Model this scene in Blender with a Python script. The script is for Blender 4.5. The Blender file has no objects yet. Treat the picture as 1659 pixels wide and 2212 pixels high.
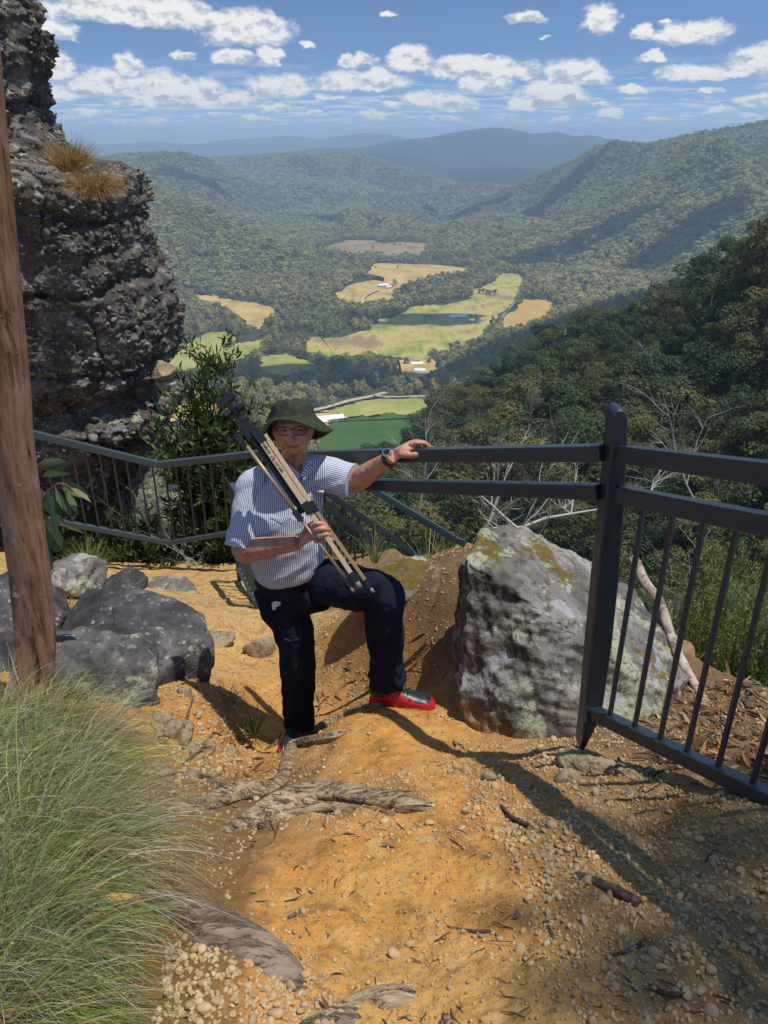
import bpy, bmesh, math, random
import numpy as np
from mathutils import Vector, Matrix, noise as mnoise
rnd = random.Random(7)
rng = np.random.default_rng(11)
scene = bpy.context.scene
COL = scene.collection
R = math.radians
# ---------------------------------------------------------------- camera
FPX, CU, CV = 1662.0, 829.5, 1106.0            # the photograph measured at 1659 x 2212
PITCH = R(25.87)
SP, CP = math.sin(PITCH), math.cos(PITCH)
cam_d = bpy.data.cameras.new('camera')
cam = bpy.data.objects.new('camera', cam_d); COL.objects.link(cam)
cam_d.sensor_fit = 'VERTICAL'; cam_d.sensor_height = 36.0; cam_d.lens = 36.0 * FPX / 2212.0
cam_d.clip_start = 0.05; cam_d.clip_end = 60000
cam.rotation_euler = (R(90) - PITCH, 0, 0)
scene.camera = cam
def ray(u, v):
    dx, dy = (u - CU) / FPX, (CV - v) / FPX
    return dx, dy * SP + CP, dy * CP - SP
def P(u, v, D):
    x, y, z = ray(u, v); t = D / y
    return Vector((x * t, D, z * t))
def PZ(u, v, z0):
    x, y, z = ray(u, v); t = z0 / z
    return Vector((x * t, y * t, z0))
def proj(x, y, z):
    zc = y * CP - z * SP
    return CU + FPX * x / zc, CV - FPX * (y * SP + z * CP) / zc
# ---------------------------------------------------------------- sun and sky
SUN_EL, SUN_AZ = R(74), R(-14)                  # azimuth from +X towards +Y
sdir = Vector((math.cos(SUN_EL) * math.cos(SUN_AZ), math.cos(SUN_EL) * math.sin(SUN_AZ), math.sin(SUN_EL)))
sl = bpy.data.lights.new('sun', 'SUN'); sl.energy = 4.2; sl.angle = R(0.53); sl.color = (1.0, 0.955, 0.88)
so = bpy.data.objects.new('sun', sl); COL.objects.link(so)
so.rotation_euler = (-sdir).to_track_quat('-Z', 'Y').to_euler()
scene.view_settings.view_transform = 'Standard'; scene.view_settings.look = 'None'
scene.view_settings.gamma = 1.0; scene.view_settings.exposure = 0.0
scene.cycles.use_denoising = True
scene.cycles.max_bounces = 6; scene.cycles.diffuse_bounces = 3; scene.cycles.glossy_bounces = 2
scene.cycles.transmission_bounces = 4; scene.cycles.transparent_max_bounces = 8; scene.cycles.volume_bounces = 1

class NT:
    """tiny wrapper round a node tree"""
    def __init__(s, nt): s.nt = nt; s.n = nt.nodes; s.l = nt.links
    def new(s, t, **k):
        n = s.n.new(t)
        for a, b in k.items(): setattr(n, a, b)
        return n
    def set(s, sock, val):
        if isinstance(val, bpy.types.NodeSocket): s.l.new(val, sock)
        elif val is not None: sock.default_value = val
    def m(s, op, a, b=None, c=None, clamp=False):
        n = s.new('ShaderNodeMath', operation=op, use_clamp=clamp)
        for i, q in enumerate((a, b, c)):
            if q is not None: s.set(n.inputs[i], q)
        return n.outputs[0]
    def vm(s, op, a, b=None, out=0):
        n = s.new('ShaderNodeVectorMath', operation=op); s.set(n.inputs[0], a)
        if b is not None: s.set(n.inputs[1], b)
        return n.outputs[out]
    def mix(s, f, a, b, blend='MIX'):
        n = s.new('ShaderNodeMix', data_type='RGBA', blend_type=blend)
        s.set(n.inputs[0], f); s.set(n.inputs[6], a); s.set(n.inputs[7], b)
        return n.outputs[2]
    def noise(s, vec, scale, detail=4, rough=0.55, dist=0.0, out=0):
        n = s.new('ShaderNodeTexNoise'); s.set(n.inputs['Scale'], scale); s.set(n.inputs['Detail'], detail)
        s.set(n.inputs['Roughness'], rough); s.set(n.inputs['Distortion'], dist)
        if vec is not None: s.set(n.inputs['Vector'], vec)
        return n.outputs[out]
    def voro(s, vec, scale, feature='F1', out=0, rand=1.0):
        n = s.new('ShaderNodeTexVoronoi', feature=feature); s.set(n.inputs['Scale'], scale)
        s.set(n.inputs['Randomness'], rand)
        if vec is not None: s.set(n.inputs['Vector'], vec)
        return n.outputs[out]
    def ramp(s, f, stops, interp='LINEAR'):
        n = s.new('ShaderNodeValToRGB'); s.set(n.inputs[0], f); e = n.color_ramp.elements; n.color_ramp.interpolation = interp
        while len(e) < len(stops): e.new(0.5)
        for i, (p, c) in enumerate(stops):
            e[i].position = p
            e[i].color = (c, c, c, 1) if isinstance(c, (int, float)) else (*c, 1)
        return n.outputs[0]
    def maprange(s, x, a, b, c=0.0, d=1.0, smooth=True):
        n = s.new('ShaderNodeMapRange', interpolation_type='SMOOTHSTEP' if smooth else 'LINEAR')
        for i, q in enumerate((x, a, b, c, d)): s.set(n.inputs[i], q)
        return n.outputs[0]
    def co(s, which='Object'): return s.new('ShaderNodeTexCoord').outputs[which]
    def comb(s, x, y, z):
        n = s.new('ShaderNodeCombineXYZ'); s.set(n.inputs[0], x); s.set(n.inputs[1], y); s.set(n.inputs[2], z); return n.outputs[0]
    def sep(s, v):
        n = s.new('ShaderNodeSeparateXYZ'); s.set(n.inputs[0], v); return n.outputs

def angs(u, v):
    x, y, z = ray(u, v); return math.atan2(x, y), math.atan2(z, math.hypot(x, y))
def build_world():
    w = bpy.data.worlds.new('World'); scene.world = w; w.use_nodes = True
    t = NT(w.node_tree); bg = t.n['Background']
    sky = t.new('ShaderNodeTexSky', sky_type='NISHITA', sun_disc=False)
    sky.sun_elevation = SUN_EL; sky.sun_rotation = R(90) - SUN_AZ
    sky.air_density = 1.0; sky.dust_density = 0.2; sky.ozone_density = 2.5; sky.altitude = 800
    d = t.co('Generated'); sx, sy, sz = t.sep(d)
    zb = t.m('ADD', t.m('MULTIPLY', t.m('MAXIMUM', sz, 0.0), 4.4), t.m('ADD', t.m('MINIMUM', sz, 0.0), 0.045))
    t.set(sky.inputs[0], t.vm('NORMALIZE', t.comb(sx, sy, zb)))
    az = t.m('ARCTAN2', sx, sy); el = t.m('ARCSINE', sz)
    pos = t.comb(az, t.m('MULTIPLY', el, 1.7), 0.0)
    # cumulus, placed by bearing and elevation as seen from the lookout: (u, v, half width, height)
    C = [(1050,120,20,8),(690,240,24,9),(560,252,30,9),(450,250,26,9),(345,262,30,11),(260,262,30,11),(190,245,40,12),(700,210,14,6),(850,225,26,10),(1000,236,40,10),(1100,255,22,7),(1420,256,24,9),(1490,250,16,6),(1540,198,26,8),(1615,254,24,9),(840,30,24,10),(1180,80,18,6),(250,20,150,38),(370,30,90,45),(540,62,95,52),(470,45,90,22),(120,66,42,30),(277,138,34,34),(505,124,46,24),(580,116,30,22),(577,135,26,16),
         (665,98,16,12),(180,180,30,22),(230,180,60,40),(350,190,85,46),(430,195,60,36),(500,215,50,24),(380,222,130,16),(600,187,68,36),(745,130,22,22),(785,128,30,18),
         (775,175,115,30),(820,165,34,28),(885,128,50,38),(1000,142,75,34),(1090,150,90,34),(1240,155,62,40),(1255,172,70,20),(1040,180,62,30),
         (905,213,42,24),(970,220,60,26),(1190,205,90,40),(1140,215,50,26),(1120,232,40,10),(1297,40,40,42),(1390,72,24,20),(1430,80,26,12),(1495,72,68,36),(1440,46,10,8),
         (1410,126,34,20),(1500,158,66,26),(1580,162,30,14),(1640,130,64,44),(1370,194,30,12),(1325,244,32,16),(1560,240,34,12),(1630,218,34,18),(1300,225,26,12),
         (120,150,40,40),(110,200,50,24),(600,230,50,14),(730,210,20,8),(800,248,38,16),(960,255,40,10),(1208,253,24,10),(1135,38,40,16),(400,118,26,10),(130,205,40,20)]
    g = bpy.data.node_groups.new('cloud_field', 'ShaderNodeTree')
    g.interface.new_socket('P', in_out='INPUT', socket_type='NodeSocketVector')
    g.interface.new_socket('D', in_out='OUTPUT', socket_type='NodeSocketFloat'); g.interface.new_socket('H', in_out='OUTPUT', socket_type='NodeSocketFloat')
    q = NT(g); gi = q.new('NodeGroupInput').outputs[0]; go = q.new('NodeGroupOutput')
    n1 = q.noise(gi, 38, 6, 0.6, 0.2, out=1); n2 = q.noise(gi, 12, 3, 0.5, out=1)
    wp = q.vm('ADD', gi, q.vm('MULTIPLY', q.vm('SUBTRACT', n1, (0.5,) * 3), (0.034, 0.026, 0)))
    wp = q.vm('ADD', wp, q.vm('MULTIPLY', q.vm('SUBTRACT', n2, (0.5,) * 3), (0.03, 0.006, 0)))
    acc = None
    for (u, v, hw, h) in C:
        a0, e0 = angs(u, v + h * 0.15)
        wa = hw * 0.98 / FPX; he = h * 0.80 / FPX * 1.7
        wq = wp if acc is None else q.vm('ADD', wp, q.comb(q.m('MULTIPLY', acc, 1e-7), 0.0, 0.0))
        dv = q.vm('SUBTRACT', wq, (a0, e0 * 1.7, 0)); dv = q.vm('MULTIPLY', dv, (1 / wa, 1 / he, 0))
        di = q.m('SUBTRACT', 1.0, q.vm('LENGTH', dv, out=1))
        base = q.m('MULTIPLY_ADD', q.sep(dv)[1], 1.6, 0.95)
        di = q.m('MINIMUM', di, base)
        hy = q.sep(dv)[1]
        if acc is None: acc, top = di, hy
        else:
            sel = q.m('GREATER_THAN', di, acc); top = q.m('MULTIPLY_ADD', q.m('SUBTRACT', hy, top), sel, top); acc = q.m('MAXIMUM', acc, di)
    fine = q.m('MULTIPLY', q.m('SUBTRACT', q.noise(gi, 55, 7, 0.66), 0.5), 0.9)
    q.set(go.inputs[0], q.m('ADD', acc, fine)); q.set(go.inputs[1], top)
    def field(p):
        n = t.new('ShaderNodeGroup'); n.node_tree = g; t.set(n.inputs[0], p); return n.outputs
    D0, HH = field(pos); na = t.noise(pos, 45, 5, 0.6); nb = t.noise(t.vm('ADD', pos, (0.004, 0.012, 0)), 45, 5, 0.6)
    mask = t.maprange(D0, -0.04, 0.40)
    lit = t.maprange(t.m('ADD', t.m('MULTIPLY', HH, 0.55), t.m('MULTIPLY', t.m('SUBTRACT', na, nb), 3.2)), -0.55, 0.25)
    # far rows of small cumulus near the horizon: a flat layer seen at a grazing angle
    inv = t.m('DIVIDE', 1.0, t.m('ADD', t.m('MAXIMUM', sz, 0.0), 0.06))
    pl = t.comb(t.m('MULTIPLY', sx, inv), t.m('MULTIPLY', sy, inv), 0)
    f0 = t.noise(pl, 2.1, 7, 0.62, 0.1); f1 = t.noise(t.vm('ADD', pl, (0.0, -0.25, 0)), 2.1, 7, 0.62, 0.1)
    low = t.maprange(sz, 0.090, 0.02)
    leftish = t.maprange(az, 0.32, -0.2, 0.0, 0.05)
    mk = t.m('MULTIPLY', t.maprange(t.m('ADD', f0, leftish), 0.49, 0.64), low)
    lit2 = t.maprange(t.m('SUBTRACT', f0, f1), -0.12, 0.14)
    skyc = t.vm('MULTIPLY', sky.outputs[0], (0.98, 1.12, 1.18))
    cc = t.mix(lit, (3.9, 4.3, 5.1, 1), (8.0, 7.8, 7.4, 1)); cc2 = t.mix(lit2, (4.6, 5.1, 5.9, 1), (7.4, 7.3, 7.1, 1))
    col = t.mix(t.m('MULTIPLY', mk, 0.8), skyc, cc2); col = t.mix(t.m('MULTIPLY', mask, 0.96), col, cc)
    t.set(bg.inputs[0], col); bg.inputs[1].default_value = 0.125
    w.cycles.sampling_method = 'MANUAL'; w.cycles.sample_map_resolution = 512
build_world()

# ---------------------------------------------------------------- helpers
def tag(o, label=None, cat=None, group=None, kind=None):
    if label: o['label'] = label
    if cat: o['category'] = cat
    if group: o['group'] = group
    if kind: o['kind'] = kind
    return o
def link(o, parent=None):
    COL.objects.link(o)
    if parent is not None: o.parent = parent
    return o
def mesh_np(name, V, F, mat=None, parent=None, smooth=False, loops=None):
    """V (n,3), F (m,k) with constant k, or a list of mixed faces"""
    me = bpy.data.meshes.new(name)
    V = np.asarray(V, dtype=np.float32)
    if isinstance(F, np.ndarray):
        m, k = F.shape
        me.vertices.add(len(V)); me.vertices.foreach_set('co', V.ravel())
        me.loops.add(m * k); me.loops.foreach_set('vertex_index', F.astype(np.int32).ravel())
        me.polygons.add(m); me.polygons.foreach_set('loop_start', np.arange(0, m * k, k, dtype=np.int32))
        me.update(calc_edges=True)
    else:
        me.from_pydata(V.tolist(), [], F); me.update()
    if smooth: me.polygons.foreach_set('use_smooth', np.ones(len(me.polygons), bool))
    if mat: me.materials.append(mat)
    o = bpy.data.objects.new(name, me)
    return link(o, parent)
def empty(name, loc=(0, 0, 0), rz=0, parent=None):
    o = bpy.data.objects.new(name, None); o.location = loc; o.rotation_euler = (0, 0, rz); o.empty_display_size = 0.1
    return link(o, parent)
def reparent(o, root):
    """keep the world placement: child mesh data is already in world space"""
    o.parent = root; o.matrix_parent_inverse = Matrix.Translation(root.location).inverted(); return o
def dup(o, parent=None):
    c = o.copy(); COL.objects.link(c)
    if parent is not None: c.parent = parent
    for ch in [x for x in bpy.data.objects if x.parent == o]: dup(ch, c)
    return c
_perm = rng.permutation(4096)
def vnoise(x, y, seed=0):
    x = np.asarray(x, float); y = np.asarray(y, float)
    xi = np.floor(x).astype(int); yi = np.floor(y).astype(int); fx = x - xi; fy = y - yi
    fx = fx * fx * (3 - 2 * fx); fy = fy * fy * (3 - 2 * fy)
    h = lambda a, b: _perm[(_perm[(a + seed * 57) & 4095] + b) & 4095] / 2047.5 - 1.0
    return (h(xi, yi) * (1 - fx) + h(xi + 1, yi) * fx) * (1 - fy) + (h(xi, yi + 1) * (1 - fx) + h(xi + 1, yi + 1) * fx) * fy
def fbm(x, y, oct=4, seed=0, gain=0.5):
    s = 0; a = 1.0; f = 1.0
    for i in range(oct):
        s = s + a * vnoise(x * f + 13.7 * i, y * f - 7.1 * i, seed + i); a *= gain; f *= 2.03
    return s
def vnoise3(V, f, oct=3, seed=0, gain=0.5):
    """cheap 3-D noise from three 2-D slices"""
    V = np.asarray(V) * f
    return (fbm(V[:, 0] + 0.37 * V[:, 2], V[:, 1] - 0.21 * V[:, 2], oct, seed, gain) + fbm(V[:, 1] + 0.31 * V[:, 0], V[:, 2] + 5.2, oct, seed + 9, gain)
            + fbm(V[:, 2] - 0.27 * V[:, 1], V[:, 0] + 1.7, oct, seed + 19, gain)) / 2.0
def principled(name, color=(0.5,) * 3, rough=0.6, metal=0.0, spec=0.5):
    m = bpy.data.materials.new(name); m.use_nodes = True; t = NT(m.node_tree); b = t.n['Principled BSDF']
    b.inputs['Base Color'].default_value = (*color, 1); b.inputs['Roughness'].default_value = rough
    b.inputs['Metallic'].default_value = metal; b.inputs['Specular IOR Level'].default_value = spec
    return m, t, b
def bump(t, b, height, strength=0.5, dist=0.01):
    n = t.new('ShaderNodeBump'); n.inputs['Strength'].default_value = strength; n.inputs['Distance'].default_value = dist
    t.set(n.inputs['Height'], height); t.set(b.inputs['Normal'], n.outputs[0])
def in_poly(u, v, poly):
    u = np.asarray(u); v = np.asarray(v); ins = np.zeros(u.shape, bool); n = len(poly)
    for i in range(n):
        x1, y1 = poly[i]; x2, y2 = poly[(i + 1) % n]
        c = (y1 > v) != (y2 > v)
        with np.errstate(all='ignore'): xi = (x2 - x1) * (v - y1) / (y2 - y1 + 1e-12) + x1
        ins ^= c & (u < xi)
    return ins
def resample(pts, n):
    A = np.array([tuple(p) for p in pts], float); s = np.r_[0, np.cumsum(np.linalg.norm(np.diff(A, axis=0), axis=1))]
    q = np.linspace(0, s[-1], n)
    return np.stack([np.interp(q, s, A[:, k]) for k in range(3)], 1)
def grid_faces(nr, nc):
    i = np.arange(nr - 1)[:, None] * nc + np.arange(nc - 1)[None, :]
    i = i.ravel(); return np.stack([i, i + 1, i + nc + 1, i + nc], 1)
def tube(path, rad, seg=8, twist=0.0, wob=0.0, seed=0, cap=True):
    """V, F (list) of a tapering tube along path (list of points) with radii rad"""
    pts = [Vector(p) for p in path]; n = len(pts)
    rad = [rad] * n if isinstance(rad, (int, float)) else rad
    V = []; F = []; up = Vector((0.123, 0.31, 0.94)); r_ = random.Random(seed)
    T0 = None; N = None
    for i in range(n):
        T = (pts[min(i + 1, n - 1)] - pts[max(i - 1, 0)]).normalized()
        if N is None: N = T.cross(up).normalized() if abs(T.dot(up)) < 0.99 else T.cross(Vector((1, 0, 0))).normalized()
        else: N = (N - T * N.dot(T)).normalized()
        B = T.cross(N)
        for k in range(seg):
            a = 2 * math.pi * k / seg + twist * i
            rr = rad[i] * (1 + wob * (r_.random() - 0.5))
            V.append(pts[i] + (N * math.cos(a) + B * math.sin(a)) * rr)
    for i in range(n - 1):
        for k in range(seg):
            k2 = (k + 1) % seg
            F.append((i * seg + k, i * seg + k2, (i + 1) * seg + k2, (i + 1) * seg + k))
    if cap:
        F.append(tuple(range(seg))[::-1]); F.append(tuple((n - 1) * seg + k for k in range(seg)))
    return V, F
class MB:
    def __init__(s): s.V = []; s.F = []
    def add(s, VF):
        o = len(s.V); V, F = VF; s.V += [tuple(v) for v in V]; s.F += [tuple(i + o for i in f) for f in F]; return s
    def bar(s, a, b, w, h, up=(0, 0, 1)):
        """rectangular bar from a to b; w sideways, h along up"""
        a, b = Vector(a), Vector(b); T = (b - a).normalized(); S = T.cross(Vector(up)).normalized(); U = S.cross(T)
        V = [p + S * (sx * w / 2) + U * (sz * h / 2) for p in (a, b) for sx, sz in ((-1, -1), (1, -1), (1, 1), (-1, 1))]
        return s.add((V, [(0, 3, 2, 1), (4, 5, 6, 7), (0, 1, 5, 4), (1, 2, 6, 5), (2, 3, 7, 6), (3, 0, 4, 7)]))
    def tube(s, *a, **k): return s.add(tube(*a, **k))
    def build(s, name, mat, parent=None, smooth=False, bevel=0, sub=0):
        o = mesh_np(name, s.V, s.F, mat, None, smooth)
        if parent is not None: reparent(o, parent)
        if bevel:
            m = o.modifiers.new('b', 'BEVEL'); m.width = bevel; m.segments = 2; m.limit_method = 'ANGLE'
        if sub:
            m = o.modifiers.new('s', 'SUBSURF'); m.levels = m.render_levels = sub
        return o
# ================================================================ far country
ZF = -350.0
def ground_mat():
    m, t, b = principled('forest_floor', rough=0.95, spec=0.1)
    co = t.co('Object'); n = t.noise(co, 0.02, 6, 0.6)
    t.set(b.inputs['Base Color'], t.ramp(n, [(0.3, (0.035, 0.042, 0.018)), (0.7, (0.075, 0.072, 0.034))]))
    return m
M_FLOOR = ground_mat()
def far_hill_mat(name, c1, c2, sc):
    m, t, b = principled(name, rough=1.0, spec=0.05)
    co = t.co('Object'); n = t.noise(co, sc, 8, 0.7); n2 = t.voro(co, sc * 9)
    t.set(b.inputs['Base Color'], t.mix(n2, t.mix(t.maprange(n, 0.35, 0.65), (*c1, 1), (*c2, 1)), (*[x * 0.45 for x in c1], 1)))
    bump(t, b, t.noise(co, sc * 6, 8, 0.8), 1.0, 60); return m
M_HILL_FAR = far_hill_mat('distant_range', (0.03, 0.045, 0.02), (0.07, 0.08, 0.035), 0.004)

def loft(name, crest, foot, nr=90, nc=160, amp=30, sc=0.004, mat=None, seed=1, bow=0.12, back=500, label=None):
    """a hill: crest line (u, v, D) and foot line (u, v) on the valley floor or (u, v, D)"""
    cr = resample([P(*c) for c in crest], nc)
    ft = resample([P(*c) if len(c) == 3 else PZ(c[0], c[1], ZF - 3) for c in foot], nc)
    t = np.linspace(0, 1, nr)[:, None, None]
    A = cr[None] * (1 - t) + ft[None] * t
    H = (cr[:, 2] - ft[:, 2])[None, :]; tt = t[:, :, 0]
    A[:, :, 2] += bow * H * np.sin(np.pi * tt) * (0.6 - tt) * 2
    x, y = A[:, :, 0], A[:, :, 1]
    n = fbm(x * sc, y * sc, 5, seed); spur = 1 - np.abs(fbm(x * sc * 0.7 + 5, y * sc * 0.35, 3, seed + 31)) * 2
    A[:, :, 2] += (n * 0.6 + spur * 0.7) * amp * np.sin(np.pi * np.clip(tt, 0, 1)) ** 0.7
    bk = cr.copy(); bk[:, 1] += back; bk[:, 2] -= back * 0.45
    V = np.concatenate([bk[None], A]).reshape(-1, 3)
    o = mesh_np(name, V, grid_faces(nr + 1, nc), mat or M_FLOOR, smooth=True)
    tag(o, label, kind='structure')
    return A
def sample_surf(A, n, seed=0):
    """n random points spread evenly over the area of the loft A"""
    r = np.random.default_rng(seed); a, b = A.shape[:2]
    e1 = A[1:, :-1] - A[:-1, :-1]; e2 = A[:-1, 1:] - A[:-1, :-1]
    area = np.linalg.norm(np.cross(e1, e2), axis=2).ravel(); c = r.choice(len(area), n, p=area / area.sum())
    i, j = c // (b - 1), c % (b - 1); s = r.random(n)[:, None]; q = r.random(n)[:, None]
    return A[i, j] + e1[i, j] * s + e2[i, j] * q
def area_of(A):
    e1 = A[1:, :-1] - A[:-1, :-1]; e2 = A[:-1, 1:] - A[:-1, :-1]
    return np.linalg.norm(np.cross(e1, e2), axis=2).sum()

def leaf_mat(name, stops, trans=0.25, nscale=0.3, rough=0.6):
    m, t, b = principled(name, rough=rough, spec=0.25)
    oi = t.new('ShaderNodeObjectInfo').outputs['Random']; co = t.new('ShaderNodeNewGeometry').outputs['Position']
    r = t.m('ADD', t.m('MULTIPLY', oi, 0.75), t.m('MULTIPLY', t.noise(co, nscale, 3, 0.6), 0.40))
    c = t.ramp(r, stops); t.set(b.inputs['Base Color'], c)
    tr = t.new('ShaderNodeBsdfTranslucent'); t.set(tr.inputs[0], c); ms = t.new('ShaderNodeMixShader'); ms.inputs[0].default_value = trans
    t.l.new(b.outputs[0], ms.inputs[1]); t.l.new(tr.outputs[0], ms.inputs[2]); t.l.new(ms.outputs[0], t.n['Material Output'].inputs[0])
    return m
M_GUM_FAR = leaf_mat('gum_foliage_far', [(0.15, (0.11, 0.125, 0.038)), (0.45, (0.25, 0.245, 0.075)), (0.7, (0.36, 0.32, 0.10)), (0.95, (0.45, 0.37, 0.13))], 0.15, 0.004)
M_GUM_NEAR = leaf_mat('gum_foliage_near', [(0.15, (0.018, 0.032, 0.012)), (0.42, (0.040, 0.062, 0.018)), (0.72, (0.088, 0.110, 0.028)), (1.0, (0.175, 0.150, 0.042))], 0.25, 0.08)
M_DARK_TREE = leaf_mat('dark_foliage', [(0.2, (0.018, 0.032, 0.014)), (0.8, (0.04, 0.058, 0.022))], 0.15, 0.02)
M_BARK = principled('pale_bark', (0.32, 0.28, 0.22), 0.8)[0]
M_DEAD = principled('dead_wood', (0.46, 0.42, 0.37), 0.8)[0]

def crown_geo(seed, H, Rr, nl, nq, qs, lobe=0.42, base=0.35, flat=1.0):
    """a crown of nq leaf clumps (random small quads) on nl lobes; H total height, Rr radius"""
    r = np.random.default_rng(seed); C = []; S = []
    for i in range(nl):
        h = r.uniform(base + 0.08, 0.88); a = r.uniform(0, 6.28); q = (r.random() ** 0.6) * Rr * (1.05 - abs(h - 0.6) * 1.1) * 0.75
        C.append((q * math.cos(a), q * math.sin(a), h * H)); S.append(Rr * lobe * r.uniform(0.7, 1.25))
    C.append((0, 0, H * 0.85)); S.append(Rr * lobe)
    C = np.array(C); S = np.array(S); w = S ** 2; k = r.choice(len(S), nq, p=w / w.sum())
    d = r.normal(size=(nq, 3)); d[:, 2] += 0.35; d /= np.linalg.norm(d, axis=1)[:, None]
    rad = S[k] * (0.72 + 0.36 * r.random(nq)); p = C[k] + d * rad[:, None] * np.array([1, 1, 0.8 * flat])
    nrm = d + r.normal(size=(nq, 3)) * 0.40 + np.array([0.10, -0.05, 0.55]); nrm /= np.linalg.norm(nrm, axis=1)[:, None]
    t1 = np.cross(nrm, r.normal(size=(nq, 3))); t1 /= np.linalg.norm(t1, axis=1)[:, None]; t2 = np.cross(nrm, t1)
    s = (qs * r.uniform(0.55, 1.35, nq))[:, None]; s2 = s * r.uniform(0.5, 1.0, nq)[:, None]
    V = np.stack([p - t1 * s, p - t2 * s2, p + t1 * s * 0.9, p + t2 * s2 * 1.1], 1).reshape(-1, 3)
    F = np.arange(nq * 4).reshape(-1, 4)
    return V, F, C, S
def trunk_geo(C, S, H, r0, seed, n=5):
    mb = MB(); r_ = random.Random(seed); top = Vector((0, 0, H * 0.82))
    mb.tube([Vector((0, 0, -0.6)), Vector((r_.uniform(-.03, .03) * H, r_.uniform(-.03, .03) * H, H * 0.4)), top], [r0, r0 * 0.7, r0 * 0.2], 6)
    idx = sorted(range(len(C)), key=lambda i: -S[i])[:n]
    for i in idx:
        c = Vector(C[i]); z0 = min(c.z * 0.62, H * 0.6); a = Vector((0, 0, z0)); mid = a.lerp(c, 0.55) + Vector((0, 0, -0.04 * H))
        mb.tube([a, mid, c], [r0 * 0.45, r0 * 0.3, r0 * 0.12], 5)
    return mb
def proto_tree(name, seed, H, Rr, nl, nq, qs, mat, r0=0.3, **k):
    """single mesh (for the woods): crown and trunk together"""
    V, F, C, S = crown_geo(seed, H, Rr, nl, nq, qs, **k); mb = trunk_geo(C, S, H, r0, seed, 3)
    q = [f if len(f) == 4 else None for f in mb.F]; TF = [f for f in mb.F if len(f) == 4]
    n = len(V); allV = np.concatenate([V, np.array(mb.V)]); allF = np.concatenate([F, np.array(TF) + n])
    me_o = mesh_np(name, allV, allF, mat); me_o.data.materials.append(M_BARK)
    mi = np.zeros(len(allF), np.int32); mi[len(F):] = 1; me_o.data.polygons.foreach_set('material_index', mi)
    COL.objects.unlink(me_o); return me_o
protos_far = bpy.data.collections.new('far_tree_kinds'); protos_mid = bpy.data.collections.new('mid_tree_kinds')
for i in range(5):
    protos_far.objects.link(proto_tree('wood_tree', 100 + i, 1.0, 0.42 + 0.05 * (i % 3), 6, 110, 0.075, M_GUM_FAR, 0.02, base=0.3))
for i in range(5):
    protos_mid.objects.link(proto_tree('wood_tree', 200 + i, 1.0, 0.36 + 0.05 * (i % 3), 9, 420, 0.042, M_GUM_FAR, 0.016, base=0.25))
protos_near = bpy.data.collections.new('near_tree_kinds')
for i in range(5):
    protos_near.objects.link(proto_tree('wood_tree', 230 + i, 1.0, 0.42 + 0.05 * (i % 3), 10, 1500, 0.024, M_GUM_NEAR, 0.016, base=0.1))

def scatter_group(coll):
    g = bpy.data.node_groups.new('scatter', 'GeometryNodeTree')
    g.interface.new_socket('Geometry', in_out='INPUT', socket_type='NodeSocketGeometry'); g.interface.new_socket('Geometry', in_out='OUTPUT', socket_type='NodeSocketGeometry')
    n = g.nodes; l = g.links; gi = n.new('NodeGroupInput'); go = n.new('NodeGroupOutput'); ip = n.new('GeometryNodeInstanceOnPoints')
    ci = n.new('GeometryNodeCollectionInfo'); ci.inputs[0].default_value = coll; ci.inputs['Separate Children'].default_value = True; ci.inputs['Reset Children'].default_value = True
    sc = n.new('GeometryNodeInputNamedAttribute'); sc.data_type = 'FLOAT_VECTOR'; sc.inputs[0].default_value = 'sc'
    ro = n.new('GeometryNodeInputNamedAttribute'); ro.data_type = 'FLOAT_VECTOR'; ro.inputs[0].default_value = 'ro'
    ki = n.new('GeometryNodeInputNamedAttribute'); ki.data_type = 'INT'; ki.inputs[0].default_value = 'ki'
    l.new(gi.outputs[0], ip.inputs['Points']); l.new(ci.outputs[0], ip.inputs['Instance']); ip.inputs['Pick Instance'].default_value = True
    l.new(ki.outputs[0], ip.inputs['Instance Index']); l.new(sc.outputs[0], ip.inputs['Scale']); l.new(ro.outputs[0], ip.inputs['Rotation'])
    l.new(ip.outputs[0], go.inputs[0]); return g
SG = {'far': scatter_group(protos_far), 'mid': scatter_group(protos_mid), 'near': scatter_group(protos_near)}
def wood(name, pts, h0, h1, kind, label, seed=0, wide=1.0, sink=0.15, cat=None):
    r = np.random.default_rng(seed); n = len(pts); me = bpy.data.meshes.new(name)
    h = r.uniform(h0, h1, n); pts = pts.copy(); pts[:, 2] -= h * sink
    me.vertices.add(n); me.vertices.foreach_set('co', pts.astype(np.float32).ravel())
    w = h * wide * r.uniform(0.8, 1.25, n)
    for nm, dt, val in (('sc', 'FLOAT_VECTOR', np.stack([w, w, h], 1)), ('ro', 'FLOAT_VECTOR', np.stack([r.normal(0, .06, n), r.normal(0, .06, n), r.uniform(0, 6.28, n)], 1)), ('ki', 'INT', r.integers(0, 5, n))):
        a = me.attributes.new(nm, dt, 'POINT')
        a.data.foreach_set('vector' if dt != 'INT' else 'value', (val.astype(np.float32) if dt != 'INT' else val.astype(np.int32)).ravel())
    o = bpy.data.objects.new(name, me); link(o); md = o.modifiers.new('scatter', 'NODES'); md.node_group = SG[kind]
    tag(o, label, cat, kind='stuff'); return o

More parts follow.
